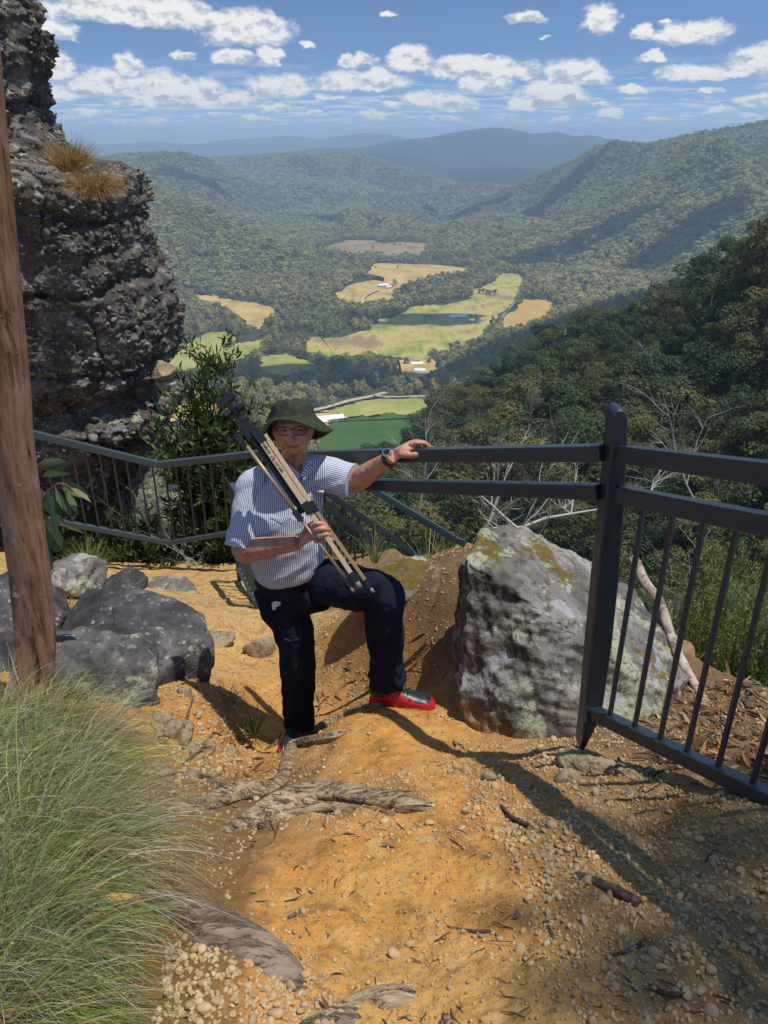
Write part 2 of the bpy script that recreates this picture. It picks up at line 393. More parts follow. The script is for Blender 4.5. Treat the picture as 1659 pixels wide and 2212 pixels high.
# --- hills, far to near
HE = loft('distant_hills', [(-200,330,17000),(0,322,17000),(210,312,17500),(330,306,18000),(420,312,18000),(480,302,18000),(560,298,18000),(620,293,17500),(700,300,17500),(780,287,17000),(840,292,17000),(900,302,17000),(1050,310,17000),(1300,320,17000),(2000,330,17000)],
     [(-200,352,13000),(400,356,13000),(1200,356,13000),(2000,356,13000)], 30, 200, 90, 0.0006, M_HILL_FAR, 3, back=3000)
HD = loft('distant_mountain', [(560,345,10500),(680,330,10500),(780,320,10800),(860,303,11000),(940,296,11000),(1000,282,11000),(1060,276,11000),(1110,280,11000),(1150,290,10800),(1200,284,10800),(1240,294,10500),(1280,292,10500),(1330,303,10500),(1420,310,10500),(1600,318,10500)],
     [(700,440,5600),(900,440,5600),(1100,440,5600),(1500,440,5600)], 80, 240, 130, 0.0009, M_HILL_FAR, 5, back=2500)
HC = loft('wooded_hill', [(300,356,6600),(460,342,6500),(560,334,6500),(700,326,6500),(790,336,6300),(860,360,6000),(930,380,5800),(1000,400,5600),(1080,402,5600),(1160,396,5600),(1250,380,5600),(1400,370,5600)],
     [(500,470),(760,478),(900,474),(1050,470),(1200,468)], 120, 220, 70, 0.0016, None, 8, back=1200)
HB = loft('wooded_hill', [(-150,400,4600),(60,372,4600),(180,350,4600),(260,334,4600),(330,328,4600),(390,330,4600),(440,344,4600),(500,372,4500),(560,398,4400),(640,440,4300),(700,476,4200),(760,500,4000)],
     [(-100,560),(200,560),(450,545),(600,535),(700,522),(780,508)], 110, 200, 60, 0.0022, None, 12, back=900)
HR = loft('wooded_hill', [(740,502,4100),(860,482,4100),(960,458,4200),(1040,430,4200),(1120,398,4200),(1200,368,4100),(1300,338,4000),(1400,312,3800),(1500,288,3600),(1580,274,3500),(1659,262,3400),(1800,250,3300),(2100,220,3200)],
     [(740,516),(900,512),(960,524),(1060,548),(1130,580),(1160,620),(1200,655),(1260,700),(1330,760),(1500,860),(1800,960)], 170, 220, 90, 0.0022, None, 17, back=900)
HA = loft('wooded_hill', [(-250,330,2500),(0,350,2550),(150,372,2600),(300,394,2600),(380,424,2600),(450,450,2550),(520,486,2500),(590,518,2450),(660,548,2400),(730,572,2350),(790,590,2250),(830,600,2150)],
     [(-300,760),(0,730),(200,700),(330,668),(400,642),(480,640),(600,640),(700,634),(760,618),(815,606)], 120, 200, 45, 0.003, None, 23, back=500)
HM = loft('wooded_spur', [(990,775,1330),(1040,745,1330),(1100,718,1320),(1180,690,1300),(1260,664,1280),(1340,642,1260),(1430,624,1230),(1550,588,1200),(1750,520,1150)],
     [(930,770),(960,812),(1000,850),(1080,900),(1200,980),(1400,1060),(1700,1120)], 70, 120, 14, 0.008, None, 29, back=350)
# slope across the gully on the right
HN = loft('gully_slope', [(880,985,330),(905,955,350),(935,905,400),(985,865,430),(1040,835,440),(1100,806,430),(1180,768,400),(1260,735,370),(1330,715,340),(1400,690,310),(1480,655,280),(1560,600,255),(1659,520,235),(1800,430,220),(2100,300,210)],
     [(600,1230,150),(850,1260,135),(1000,1260,120),(1200,1270,105),(1400,1270,95),(1659,1260,85),(1900,1260,78),(2100,1240,72)], 70, 110, 7, 0.02, None, 33, back=120)
M_FLOOR_V = M_FLOOR
V = np.array([(-30000, 250, ZF), (30000, 250, ZF), (30000, 30000, ZF), (-30000, 30000, ZF)])
tag(mesh_np('valley_floor', V, np.array([[0, 1, 2, 3]]), M_FLOOR), kind='structure')

# --- paddocks, pixel outlines carried to the valley floor
def Z3(l): return [(329.1 + x * 0.529, 438.8 + y * 0.529) for x, y in l]
def field_mat(name, stops, stripes=None, sc=0.012, mowed=0.0):
    m, t, b = principled(name, rough=0.95, spec=0.1)
    co = t.co('Object'); n = t.noise(co, sc, 5, 0.6, 0.6); n2 = t.noise(co, 0.15, 4, 0.7)
    f = t.m('ADD', n, t.m('MULTIPLY', t.m('SUBTRACT', n2, 0.5), 0.22))
    if mowed:
        mp = t.new('ShaderNodeMapping'); mp.inputs['Rotation'].default_value = (0, 0, mowed); mp.inputs['Scale'].default_value = (0.05, 0.006, 1); t.set(mp.inputs[0], co)
        f = t.m('ADD', f, t.m('MULTIPLY', t.m('SUBTRACT', t.noise(mp.outputs[0], 1, 3), 0.5), 0.45))
    c = t.ramp(f, stops)
    if stripes:
        w = t.new('ShaderNodeTexWave', wave_type='BANDS', bands_direction='X'); mp = t.new('ShaderNodeMapping'); mp.inputs['Rotation'].default_value = (0, 0, stripes)
        t.set(mp.inputs[0], co); t.set(w.inputs[0], mp.outputs[0]); w.inputs['Scale'].default_value = 0.09; w.inputs['Distortion'].default_value = 0.3
        c = t.mix(t.m('MULTIPLY', w.outputs[1], 0.5), c, (0.02, 0.035, 0.012, 1))
    t.set(b.inputs['Base Color'], c); return m
M_TAN = field_mat('dry_paddock', [(0.3, (0.30, 0.23, 0.07)), (0.5, (0.50, 0.34, 0.11)), (0.7, (0.56, 0.41, 0.16))], mowed=0.5)
M_BROWN = field_mat('bare_paddock', [(0.35, (0.20, 0.15, 0.08)), (0.55, (0.30, 0.22, 0.11)), (0.72, (0.42, 0.31, 0.13))], mowed=0.2)
M_OLIVE = field_mat('grazed_paddock', [(0.34, (0.17, 0.20, 0.045)), (0.46, (0.34, 0.32, 0.075)), (0.54, (0.48, 0.38, 0.12)), (0.66, (0.28, 0.20, 0.09))], mowed=1.2, sc=0.007)
M_GOLD = field_mat('golden_paddock', [(0.3, (0.42, 0.26, 0.07)), (0.7, (0.52, 0.34, 0.11))], mowed=0.8)
M_GREEN = field_mat('green_paddock', [(0.3, (0.18, 0.22, 0.045)), (0.5, (0.32, 0.31, 0.075)), (0.7, (0.42, 0.35, 0.11))], mowed=0.3)
M_VINE = field_mat('vineyard_rows', [(0.3, (0.045, 0.11, 0.018)), (0.7, (0.09, 0.17, 0.03))], stripes=1.0)
FIELDS = [
 (M_BROWN, Z3([(695,187),(730,172),(790,153),(850,150),(900,152),(940,166),(1010,160),(1125,163),(1112,190),(1088,216),(1040,206),(960,215),(900,200),(820,208),(760,190)]), 'field'),
 (M_TAN, Z3([(750,370),(800,335),(870,300),(905,246),(1000,246),(1080,250),(1190,254),(1290,266),(1280,284),(1200,286),(1130,300),(1040,330),(985,355),(985,385),(960,400),(880,400),(790,408),(755,388)]), 'field'),
 (M_OLIVE, Z3([(636,610),(640,545),(700,552),(780,545),(880,515),(930,475),(1000,465),(1060,420),(1140,416),(1200,415),(1300,388),(1318,350),(1400,320),(1424,286),(1500,290),(1508,310),(1480,400),(1420,450),(1395,490),(1340,545),(1320,575),(1300,600),(1200,640),(1060,645),(1000,628),(900,615),(800,622),(700,625)]), 'field'),
 (M_GOLD, Z3([(1412,496),(1440,462),(1520,395),(1590,392),(1640,410),(1620,440),(1580,480),(1500,510),(1440,510)]), 'field'),
 (M_TAN, Z3([(150,374),(250,378),(330,398),(420,405),(490,425),(515,450),(470,470),(445,515),(390,498),(350,458),(300,424),(220,400)]), 'field'),
 (M_GREEN, Z3([(20,680),(50,640),(70,608),(160,560),(240,528),(300,525),(330,540),(350,570),(400,565),(445,560),(450,592),(400,606),(380,625),(330,645),(200,665),(100,690)]), 'field'),
 (M_GREEN, Z3([(712,880),(700,862),(760,838),(800,818),(900,800),(1000,792),(1150,792),(1180,850),(1000,858),(880,868),(790,873)]), 'field'),
 (M_TAN, Z3([(560,860),(640,855),(705,845),(760,868),(790,872),(740,893),(690,925),(560,950)]), 'field'),
 (M_GREEN, [(560,770),(620,766),(660,778),(700,792),(650,806),(580,812),(560,800)], 'field'),
 (M_TAN, [(300,850),(420,842),(500,850),(530,880),(480,905),(300,915)], 'field'),
 (M_VINE, [(688,990),(690,926),(740,908),(800,900),(870,893),(945,885),(990,900),(1000,1000)], 'vineyard'),
 (M_TAN, Z3([(1000,640),(1050,650),(1150,640),(1160,670),(1130,700),(1060,715),(1010,700)]), 'field'),
]
for k, (mt, poly, nm) in enumerate(FIELDS):
    pts = [PZ(u, v, ZF + 0.6 + 0.35 * k) for u, v in poly]
    # wobble the outline so that the edge is not ruler straight
    dense = []
    for i in range(len(pts)):
        a, b = pts[i], pts[(i + 1) % len(pts)]
        for j in range(6):
            p = a.lerp(b, j / 6); dense.append((p.x + 6 * rnd.uniform(-1, 1), p.y + 9 * rnd.uniform(-1, 1), p.z))
    tag(mesh_np(nm, dense, [tuple(range(len(dense)))], mt), kind='structure')
def ribbon(name, pix, w, mat, z=ZF + 6):
    pts = [PZ(u, v, z) for u, v in pix]; V = []; n = len(pts)
    for i, p in enumerate(pts):
        T = (pts[min(i + 1, n - 1)] - pts[max(i - 1, 0)]); T.normalize(); S = Vector((T.y, -T.x, 0)) * w / 2; V += [p - S, p + S]
    o = mesh_np(name, V, [(2 * i, 2 * i + 1, 2 * i + 3, 2 * i + 2) for i in range(n - 1)], mat); tag(o, kind='structure'); return o
M_ROAD = principled('sealed_road', (0.17, 0.165, 0.165), 0.9)[0]; M_TRACK = principled('gravel_track', (0.45, 0.37, 0.25), 0.95)[0]
ROADS = [Z3([(1250,640),(1320,562),(1352,535),(1385,508),(1418,475),(1455,430),(1490,395),(1502,370),(1505,345),(1525,312)]),
         Z3([(858,408),(860,392),(872,376),(895,362),(925,350)]), Z3([(630,850),(700,835),(800,806),(850,796),(900,786),(960,770)]), Z3([(900,786),(1000,790),(1060,787),(1165,786)])]
for i, r_ in enumerate(ROADS): ribbon('road' if i == 0 else 'track', r_, [8, 7, 9, 5][i], [M_ROAD, M_TRACK, M_TRACK, M_TRACK][i])
# --- woods
def off_fields(pts, margin=0):
    u, v = proj(pts[:, 0], pts[:, 1], pts[:, 2]); ok = np.ones(len(pts), bool)
    zc = pts[:, 1] * CP - pts[:, 2] * SP; hp = 13 * FPX / zc
    for _, poly, _ in FIELDS: ok &= ~in_poly(u, v, poly) & ~in_poly(u, v - hp * 0.5, poly) & ~in_poly(u, v - hp, poly)
    for rd in ROADS[:1] + ROADS[2:3]:
        for (a, b), (c, d) in zip(rd[:-1], rd[1:]):
            L2 = (c - a) ** 2 + (d - b) ** 2; t = np.clip(((u - a) * (c - a) + (v - b) * (d - b)) / L2, 0, 1)
            ok &= np.hypot(u - a - t * (c - a), v - b - t * (d - b)) > 4
    return pts[ok]
def on_hill(A, spacing, seed, hole=0.0):
    n = int(area_of(A) / spacing ** 2); p = sample_surf(A, n, seed)
    return p
p = on_hill(HA, 10.5, 1); u, v = proj(p[:, 0], p[:, 1], p[:, 2])
wood('forest', off_fields(p), 13, 26, 'far', 'grey green gum forest covering the near hill left of the valley', 1, 1.05, 0.35)
wood('forest', on_hill(HR, 13.5, 2), 15, 30, 'far', 'gum forest over the long ridge rising on the right of the valley', 2, 1.05, 0.35)
wood('forest', on_hill(HB, 17, 3), 18, 32, 'far', 'forest over the rounded hill behind the left slope', 3, 1.1, 0.4)
wood('forest', on_hill(HC, 25, 4), 22, 42, 'far', 'bluish forest over the broad hill at the head of the valley', 4, 1.2, 0.4)
wood('forest', on_hill(HM, 9.5, 5), 13, 24, 'mid', 'dark wooded spur just beyond the nearest slope on the right', 5, 0.95, 0.3)
r = np.random.default_rng(5)
n = 34000; fp = np.stack([r.uniform(-1100, 1000, n), r.uniform(900, 3700, n), np.full(n, ZF)], 1)
fp = off_fields(fp); dens = fbm(fp[:, 0] * 0.006, fp[:, 1] * 0.004, 3, 4); fp = fp[(dens > -0.35) | (r.random(len(fp)) < 0.35)]
near = fp[:, 1] < 1700
wood('valley_wood', fp[~near], 13, 26, 'far', 'gum woodland between the paddocks on the valley floor', 6, 0.95, 0.12)
wood('valley_wood', fp[near], 14, 28, 'mid', 'gum woodland around the nearer paddocks below the lookout', 7, 0.85, 0.1)
n = 3200; fp = np.stack([r.uniform(-700, 500, n), r.uniform(480, 900, n), np.full(n, ZF)], 1)
wood('valley_wood', off_fields(fp), 14, 26, 'mid', 'woodland at the foot of the lookout slope', 8, 0.9, 0.1)
# --- clouds high above, out of the picture, that throw the shade lying on the valley
M_CLOUD = principled('cloud_white', (0.9, 0.9, 0.9), 1.0, spec=0)[0]
def cloud(target, h, sx, sy, seed):
    t = h / sdir.z; c = Vector(target) + sdir * t; r_ = random.Random(seed); mb = MB()
    bm = bmesh.new()
    for i in range(9):
        m = Matrix.Translation((c.x + r_.uniform(-.75, .75) * sx, c.y + r_.uniform(-.6, .6) * sy, c.z + r_.uniform(0, 0.2) * sx)) @ Matrix.Diagonal((sx * r_.uniform(.3, .55), sy * r_.uniform(.3, .6), sx * 0.22, 1))
        bmesh.ops.create_icosphere(bm, subdivisions=3, radius=1, matrix=m)
    for v_ in bm.verts: v_.co += Vector(mnoise.noise_vector(v_.co * (4 / sx))) * sx * 0.09
    me = bpy.data.meshes.new('cloud'); bm.to_mesh(me); bm.free(); me.materials.append(M_CLOUD); o = bpy.data.objects.new('cloud', me); link(o); tag(o, kind='structure')
def surf_at(A, u, v, front=True):
    uu, vv = proj(A[..., 0], A[..., 1], A[..., 2]); d = np.hypot(uu - u, vv - v); k = np.argmin(d); return Vector(A.reshape(-1, 3)[k])
def on_floor(u, v, z=ZF): return PZ(u, v, z)
cloud(P(880, 492, 3900), 1500, 420, 150, 1); cloud(surf_at(HR, 1080, 480), 1550, 330, 130, 2); cloud(surf_at(HR, 1240, 545), 1500, 200, 75, 3)
cloud(surf_at(HR, 1530, 480), 1450, 170, 90, 4); cloud(on_floor(870, 690), 1500, 150, 60, 5); cloud(surf_at(HM, 1260, 690), 1300, 240, 60, 6)
cloud(on_floor(790, 815), 1300, 270, 85, 7); cloud(surf_at(HB, 400, 385), 1500, 220, 130, 10)
# ================================================================ trees across the gully
def gum_things():
    kinds = []
    for i in range(6):
        H = 1.0; V, F, C, S = crown_geo(300 + i, H, 0.40 + 0.05 * (i % 3), 13, 4200, 0.0145, lobe=0.30, base=0.10, flat=0.9)
        root = empty('gum_tree')
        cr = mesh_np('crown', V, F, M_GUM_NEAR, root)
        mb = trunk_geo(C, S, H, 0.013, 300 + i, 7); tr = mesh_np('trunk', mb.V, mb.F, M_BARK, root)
        kinds.append(root)
    pts = sample_surf(HN, 5200, 44); u, v = proj(pts[:, 0], pts[:, 1], pts[:, 2])
    ok = (u > 640) & (u < 1760) & (v > 380) & (v < 1230); pts = pts[ok]
    chosen = []; 
    for p in pts:
        if len(chosen) >= 285: break
        d = p[1]; s = 6.5 + d * 0.014
        if all((p[0] - c[0]) ** 2 + (p[1] - c[1]) ** 2 > s * s for c in chosen): chosen.append(p)
    used = [False] * 6; labs = {}
    looks = ['olive', 'dark green', 'dull green', 'brownish green', 'grey green', 'deep green']
    for i, p in enumerate(chosen):
        k = rnd.randrange(6); o = kinds[k] if not used[k] else dup(kinds[k]); used[k] = True
        h = rnd.uniform(13, 24) * (0.75 if p[1] < 130 else 1.0)
        o.location = (p[0], p[1], p[2] - h * 0.25); o.rotation_euler = (rnd.uniform(-.06, .06), rnd.uniform(-.06, .06), rnd.uniform(0, 6.28))
        w = rnd.uniform(0.85, 1.3); o.scale = (h * w, h * w, h)
        tag(o, 'gum tree crowded among its like on the shaded slope across the gully', 'tree', 'gum trees on the shaded slope across the gully')
    # those that something in the photo tells apart
    pp = np.array(chosen); uu, vv = proj(pp[:, 0], pp[:, 1], pp[:, 2])
    return uu, vv
gum_things()
low = sample_surf(HN, 5200, 45)
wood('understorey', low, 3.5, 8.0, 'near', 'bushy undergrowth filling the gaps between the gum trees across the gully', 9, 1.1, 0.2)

def branch_path(a, d, L, n, bend, r_):
    pts = [Vector(a)]; d = Vector(d).normalized()
    for i in range(n):
        d = (d + Vector((r_.uniform(-1, 1), r_.uniform(-1, 1), r_.uniform(-1, 1))) * bend).normalized(); pts.append(pts[-1] + d * L / n)
    return pts, d
def dead_tree(name, base, height, seed, spread=0.5, mat=None, levels=3, r0=None, up=(0, 0, 1), kids=6, group=None, label=None, parent=None, bend=0.16):
    r_ = random.Random(seed); mb = MB(); r0 = r0 or height * 0.02
    def grow(a, d, L, rad, lev):
        n = 6; pts, de = branch_path(a, d, L, n, bend, r_)
        mb.tube(pts, [max(rad * (1 - 0.8 * i / n), rad * 0.12) for i in range(n + 1)], 6 if lev == 0 else 4)
        if lev >= levels: return
        for k in range(kids - lev):
            i = r_.randint(1, n); dd = (pts[i] - pts[i - 1]).normalized(); side = Vector((r_.uniform(-1, 1), r_.uniform(-1, 1), r_.uniform(-.35, .9)))
            grow(pts[i], dd * 0.6 + side * spread * 1.4, L * r_.uniform(0.35, 0.62), rad * 0.45 * (1.15 - 0.6 * i / n), lev + 1)
    grow(Vector(base), Vector(up), height, r0, 0)
    o = mb.build(name, mat or M_DEAD, parent); return o
for (u, v, D, h, up, sd, lab) in [(1150, 935, 175, 12, (-.2, 0, 1), 1, 'bare white dead tree with a forked crown above the left rail'),
                          (1452, 740, 240, 20, (-.25, 0, 1), 2, 'largest bare grey dead tree, high on the shaded slope at right'),
                          (1385, 985, 170, 11, (.05, 0, 1), 3, 'thin upright dead trunk just right of the fence post top'),
                          (1625, 990, 130, 12, (-.3, 0, 1), 4, 'leaning dead stem by the right edge above the rails'),
                          (1250, 955, 165, 10, (.3, 0, 1), 5, 'spindly dead tree between the forked one and the post'),
                          (1230, 860, 260, 12, (.25, 0, 1), 6, 'small dead branches showing from the middle of the shaded slope')]:
    o = dead_tree('dead_tree', P(u, v + 25, D), h, 40 + sd, spread=0.6, levels=3, r0=h * 0.011, up=up, kids=6); tag(o, lab, 'dead tree', 'dead trees on the shaded slope')
# ---- trees standing singly in the paddocks
def paddock_trees():
    kinds = []
    for i in range(4):
        V, F, C, S = crown_geo(400 + i, 1.0, [0.42, 0.38, 0.45, 0.16][i], [9, 8, 10, 7][i], 700, 0.035, lobe=[.42, .42, .4, .8][i], base=[.15, .2, .1, .02][i])
        root = empty(['round_tree', 'round_tree', 'round_tree', 'poplar_tree'][i]); mesh_np('crown', V, F, M_DARK_TREE, root)
        mb = trunk_geo(C, S, 1.0, 0.025, 400 + i, 3); mesh_np('trunk', mb.V, mb.F, M_BARK, root); kinds.append(root)
    used = [0] * 4
    L = [(1335,372,14,0,'c'),(1350,374,16,1,'c'),(1366,376,15,2,'c'),(1378,378,13,0,'c'),(1398,380,17,1,'dark round tree just right of the row of four in the long paddock'),
         (1385,502,24,3,'tall dark poplar beside the road near the farm sheds'),(900,190,14,2,'dark tree on the left in the farthest brown paddock'),(988,174,12,0,'left tree of the pair in the farthest brown paddock'),(1012,178,12,1,'right tree of the pair in the farthest brown paddock'),
         (1002,268,9,0,'small dark tree alone in the orange tan paddock'),(912,268,8,1,'small bush at the upper left corner of the orange tan paddock'),(990,336,17,2,'tree behind the white farmhouse in the middle paddock'),(978,346,10,0,'small tree right beside the white farmhouse'),
         (322,592,20,2,'round tree alone in the lower left green paddock'),(345,575,15,0,'smaller tree behind the round one in the lower left paddock'),(1245,610,22,0,'dark round tree at the lower right edge of the large paddock'),(1218,606,16,1,'tree left of the dark round one at the paddock edge'),
         (1512,352,18,2,'dark round tree beside the far bend of the road'),(1540,348,14,1,'tree right of the dark one beside the far bend'),(1555,390,19,3,'narrow tree above the golden paddock'),(1300,470,9,0,'small tree between the farm sheds'),(1320,468,8,1,'small tree at the right of the farm sheds'),
         (760,195,9,0,'dark bush on the left rim of the farthest paddock'),(830,190,7,1,'low bush in the middle of the farthest paddock'),(1035,665,15,0,'green tree left of the cottages beyond the dark wood'),(1128,660,12,2,'green tree right of the cottages beyond the dark wood'),(758,882,9,0,'green bush at the right end of the white shed'),(420,410,11,1,'small tree on the top edge of the left tan paddock')]
    for (x, y, h, k, lab) in L:
        u, v = Z3([(x, y)])[0]; p = PZ(u, v, ZF); o = kinds[k] if not used[k] else dup(kinds[k]); used[k] = 1
        o.location = p; o.scale = (h * 1.1,) * 2 + (h,) if k != 3 else (h,) * 3; o.rotation_euler = (0, 0, rnd.uniform(0, 6))
        if lab == 'c': tag(o, 'dark tree in the tight row of four in the long paddock', 'tree', 'row of four paddock trees')
        else: tag(o, lab, 'tree')
    # valley gums near the lookout foot, dark wood behind the vineyard
paddock_trees()
# ---- farm buildings
M_WALLW = principled('white_weatherboard', (0.75, 0.74, 0.70), 0.7)[0]; M_TIN = principled('white_tin_roof', (0.80, 0.80, 0.82), 0.45)[0]
M_REDROOF = principled('faded_red_roof', (0.50, 0.24, 0.17), 0.6)[0]; M_GREENROOF = principled('green_roof', (0.10, 0.35, 0.20), 0.6)[0]; M_DARKGL = principled('dark_window', (0.02, 0.02, 0.03), 0.2)[0]
def house(u, v, L, W, H, rz, roofm, label, name='farmhouse', cat='house'):
    p = PZ(u, v, ZF + 7.2 if name == 'never' else ZF + 1); root = empty(name, p, rz)
    b = MB(); b.bar((-L / 2, 0, H / 2), (L / 2, 0, H / 2), W, H); w = mesh_np('wall', b.V, b.F, M_WALLW, root)
    e = 0.6; rh = W * 0.28; V = [(-L/2-e,-W/2-e,H),(L/2+e,-W/2-e,H),(L/2+e,W/2+e,H),(-L/2-e,W/2+e,H),(-L/2-e,0,H+rh),(L/2+e,0,H+rh)]
    mesh_np('roof', V, [(0,1,5,4),(2,3,4,5),(0,4,3),(1,2,5),(0,3,2,1)], roofm, root)
    for i in range(max(2, int(L / 7))):
        x = -L / 2 + (i + 0.5) * L / max(2, int(L / 7)); q = MB(); q.bar((x - .9, -W/2 - .03, H * .5), (x + .9, -W/2 - .03, H * .5), .06, H * .35)
        o = mesh_np('door' if i == 0 else 'window', q.V, q.F, M_DARKGL, root)
    tag(root, label, cat)
for a in [(706,909,46,14,4,0.35,M_TIN,'long low white shed beside the vineyard behind the hat','farm_shed','shed'),(690,916,20,10,4,0.35,M_TIN,'smaller white shed at the left end of the long one','farm_shed','shed'),
          (*Z3([(943,342)])[0],26,12,5,0.2,M_TIN,'white farmhouse at the end of the pale track','farmhouse','house'),(*Z3([(965,348)])[0],14,9,4,0.4,M_TIN,'small outbuilding right of the white farmhouse','farm_shed','shed'),
          (*Z3([(1248,470)])[0],34,13,5,0.1,M_TIN,'pale long farm shed left in the roadside cluster','farm_shed','shed'),(*Z3([(1275,480)])[0],20,12,4,0.3,M_GREENROOF,'green roofed shed in the roadside farm cluster','farm_shed','shed'),
          (*Z3([(1338,482)])[0],20,12,4.5,0.5,M_REDROOF,'red roofed farmhouse in the roadside cluster','farmhouse','house'),(*Z3([(1408,497)])[0],12,9,4,0.1,M_TIN,'small white building right beside the sealed road','farm_shed','shed'),
          (*Z3([(1080,663)])[0],20,10,4,0.1,M_TIN,'upper white cottage beyond the dark wood','cottage','house'),(*Z3([(1093,690)])[0],17,10,4,-0.2,M_TIN,'lower white cottage beyond the dark wood','cottage','house'),
          (*Z3([(1425,268)])[0],26,12,6,0.1,M_GREENROOF,'pale building with green roof at the far end of the strip paddock','farmhouse','house')]:
    house(*a)
# ================================================================ the lookout: ground
CPX = [(100,2212,.97),(500,2212,.96),(829,2212,.95),(1200,2212,.9),(1659,2212,.86),(829,2000,1.25),(1150,2000,1.2),(1400,2000,1.12),(1659,1900,1.25),(1200,1900,1.36),(829,1900,1.42),(829,1800,1.65),(1200,1800,1.55),
 (829,1700,1.95),(1100,1700,1.86),(1400,1740,1.68),(1659,1780,1.42),(1240,1622,2.12),(1080,1610,2.35),(720,1630,2.36),(900,1600,2.45),(900,1533,2.76),(830,1533,2.76),(980,1545,2.68),(680,1600,2.56),(740,1556,2.72),
 (580,1690,2.34),(500,1700,2.22),(430,1712,2.06),(640,1606,2.95),(590,1560,3.2),(560,1500,3.5),(500,1400,4.3),(480,1300,5.5),(420,1230,6.9),(560,1232,6.8),(300,1243,6.6),(700,1300,5.2),(640,1400,4.2),
 (760,1500,3.4),(880,1500,3.2),(740,1400,3.75),(800,1300,3.85),(870,1240,4.0),(960,1262,3.6),(960,1480,2.95),(720,1560,3.05),(1250,1560,2.5),(1440,1590,2.3),(1600,1600,2.0),(1560,1500,2.65),
 (350,1490,2.9),(430,1484,2.98),(480,1560,2.86),(350,1600,2.5),(400,1650,2.35),(540,1615,2.88),(500,1480,3.45),(250,1300,4.3),(150,1285,4.5),(300,1270,5.6),(100,1360,3.6),(0,1300,4.2),(400,1345,4.4),(440,1450,3.75),
 (100,1550,2.35),(300,1700,1.95),(100,1800,1.6),(350,1850,1.5),(100,2000,1.2),(400,1762,1.88),(450,1900,1.42),(450,2100,1.08),(-200,1550,2.3),(-200,2000,1.2),(-200,1300,4.0),(1900,1900,1.15),(1900,2212,.8),(620,1250,6.2),(615,1622,2.82),(640,1618,2.88),(590,1612,2.9)]
CP3 = np.array([tuple(P(*c)) for c in CPX] + [(-2.5, -2, -1.1), (0, -2, -1.15), (2.5, -2, -1.1), (-1.8, .3, -1.35), (0, .3, -1.42), (1.8, .3, -1.35), (-4, 3, -2.1), (-4, 6, -3.2), (3, 2.0, -1.6)])
def tps_fit(X, z, lam=0.002):
    n = len(X); d = np.linalg.norm(X[:, None] - X[None], axis=2); K = np.where(d > 0, d ** 2 * np.log(d + 1e-9), 0) + lam * np.eye(n)
    Q = np.c_[np.ones(n), X]; A = np.block([[K, Q], [Q.T, np.zeros((3, 3))]]); return np.linalg.solve(A, np.r_[z, np.zeros(3)])
TW = tps_fit(CP3[:, :2], CP3[:, 2])
PLAT = np.array([(-4.2, -3), (3.0, -3), (2.5, .8), (2.1, 1.9), (1.55, 2.75), (1.05, 3.5), (.62, 4.05), (.38, 4.5), (.3, 5.4), (.1, 6.6), (-1.1, 7.25), (-2.7, 7.1), (-3.3, 6.3), (-4.6, 5.8)])
def poly_dist(x, y):
    d = np.full(x.shape, 1e9)
    for i in range(len(PLAT)):
        a, b = PLAT[i], PLAT[(i + 1) % len(PLAT)]; L = ((b - a) ** 2).sum(); t = np.clip(((x - a[0]) * (b[0] - a[0]) + (y - a[1]) * (b[1] - a[1])) / L, 0, 1)
        d = np.minimum(d, np.hypot(x - a[0] - t * (b[0] - a[0]), y - a[1] - t * (b[1] - a[1])))
    return np.where(in_poly(x, y, [tuple(p) for p in PLAT]), -d, d)
def gz(x, y, detail=True):
    x = np.atleast_1d(np.asarray(x, float)); y = np.atleast_1d(np.asarray(y, float)); sh = x.shape; x = x.ravel(); y = y.ravel()
    xc = np.clip(x, -4.2, 3.2); yc = np.clip(y, -2.5, 7.4); z = np.zeros(len(x))
    for s in range(0, len(x), 60000):
        xs, ys = xc[s:s + 60000], yc[s:s + 60000]; r2 = (xs[:, None] - CP3[None, :, 0]) ** 2 + (ys[:, None] - CP3[None, :, 1]) ** 2
        z[s:s + 60000] = (0.5 * r2 * np.log(r2 + 1e-12)) @ TW[:-3] + TW[-3] + TW[-2] * xs + TW[-1] * ys
    d = poly_dist(x, y); dd = np.maximum(0, d); z = z - (1.1 * dd + 1.0 * dd ** 1.5 * (dd < 4) + (dd >= 4) * (8 + (dd - 4) * 1.2))
    z += 0.020 * fbm(x * 2.2, y * 2.2, 3, 50)
    if detail:
        far = np.clip((y - 0.5) / 4, 0, 1)
        z += 0.0075 * fbm(x * 13, y * 13, 4, 60, .55) + 0.012 * (0.5 - np.abs(fbm(x * 4.2, y * 4.2, 3, 64))) + 0.0022 * (1 - far) * fbm(x * 70, y * 70, 3, 70)
        z += np.where(dd > 0, 0.12 * fbm(x * 1.3, y * 1.3, 4, 80) * np.minimum(dd, 2), 0)
    return z.reshape(sh)
def G(x, y): return float(gz([x], [y], False)[0])
def PG(u, v, d0=0.6, d1=9.0):
    D = np.linspace(d0, d1, 500); rx, ry, rz = ray(u, v); x = rx * D / ry; z = rz * D / ry
    below = z < gz(x, D, False); i = int(np.argmax(below)) if below.any() else len(D) - 1
    return Vector((x[i], D[i], z[i]))
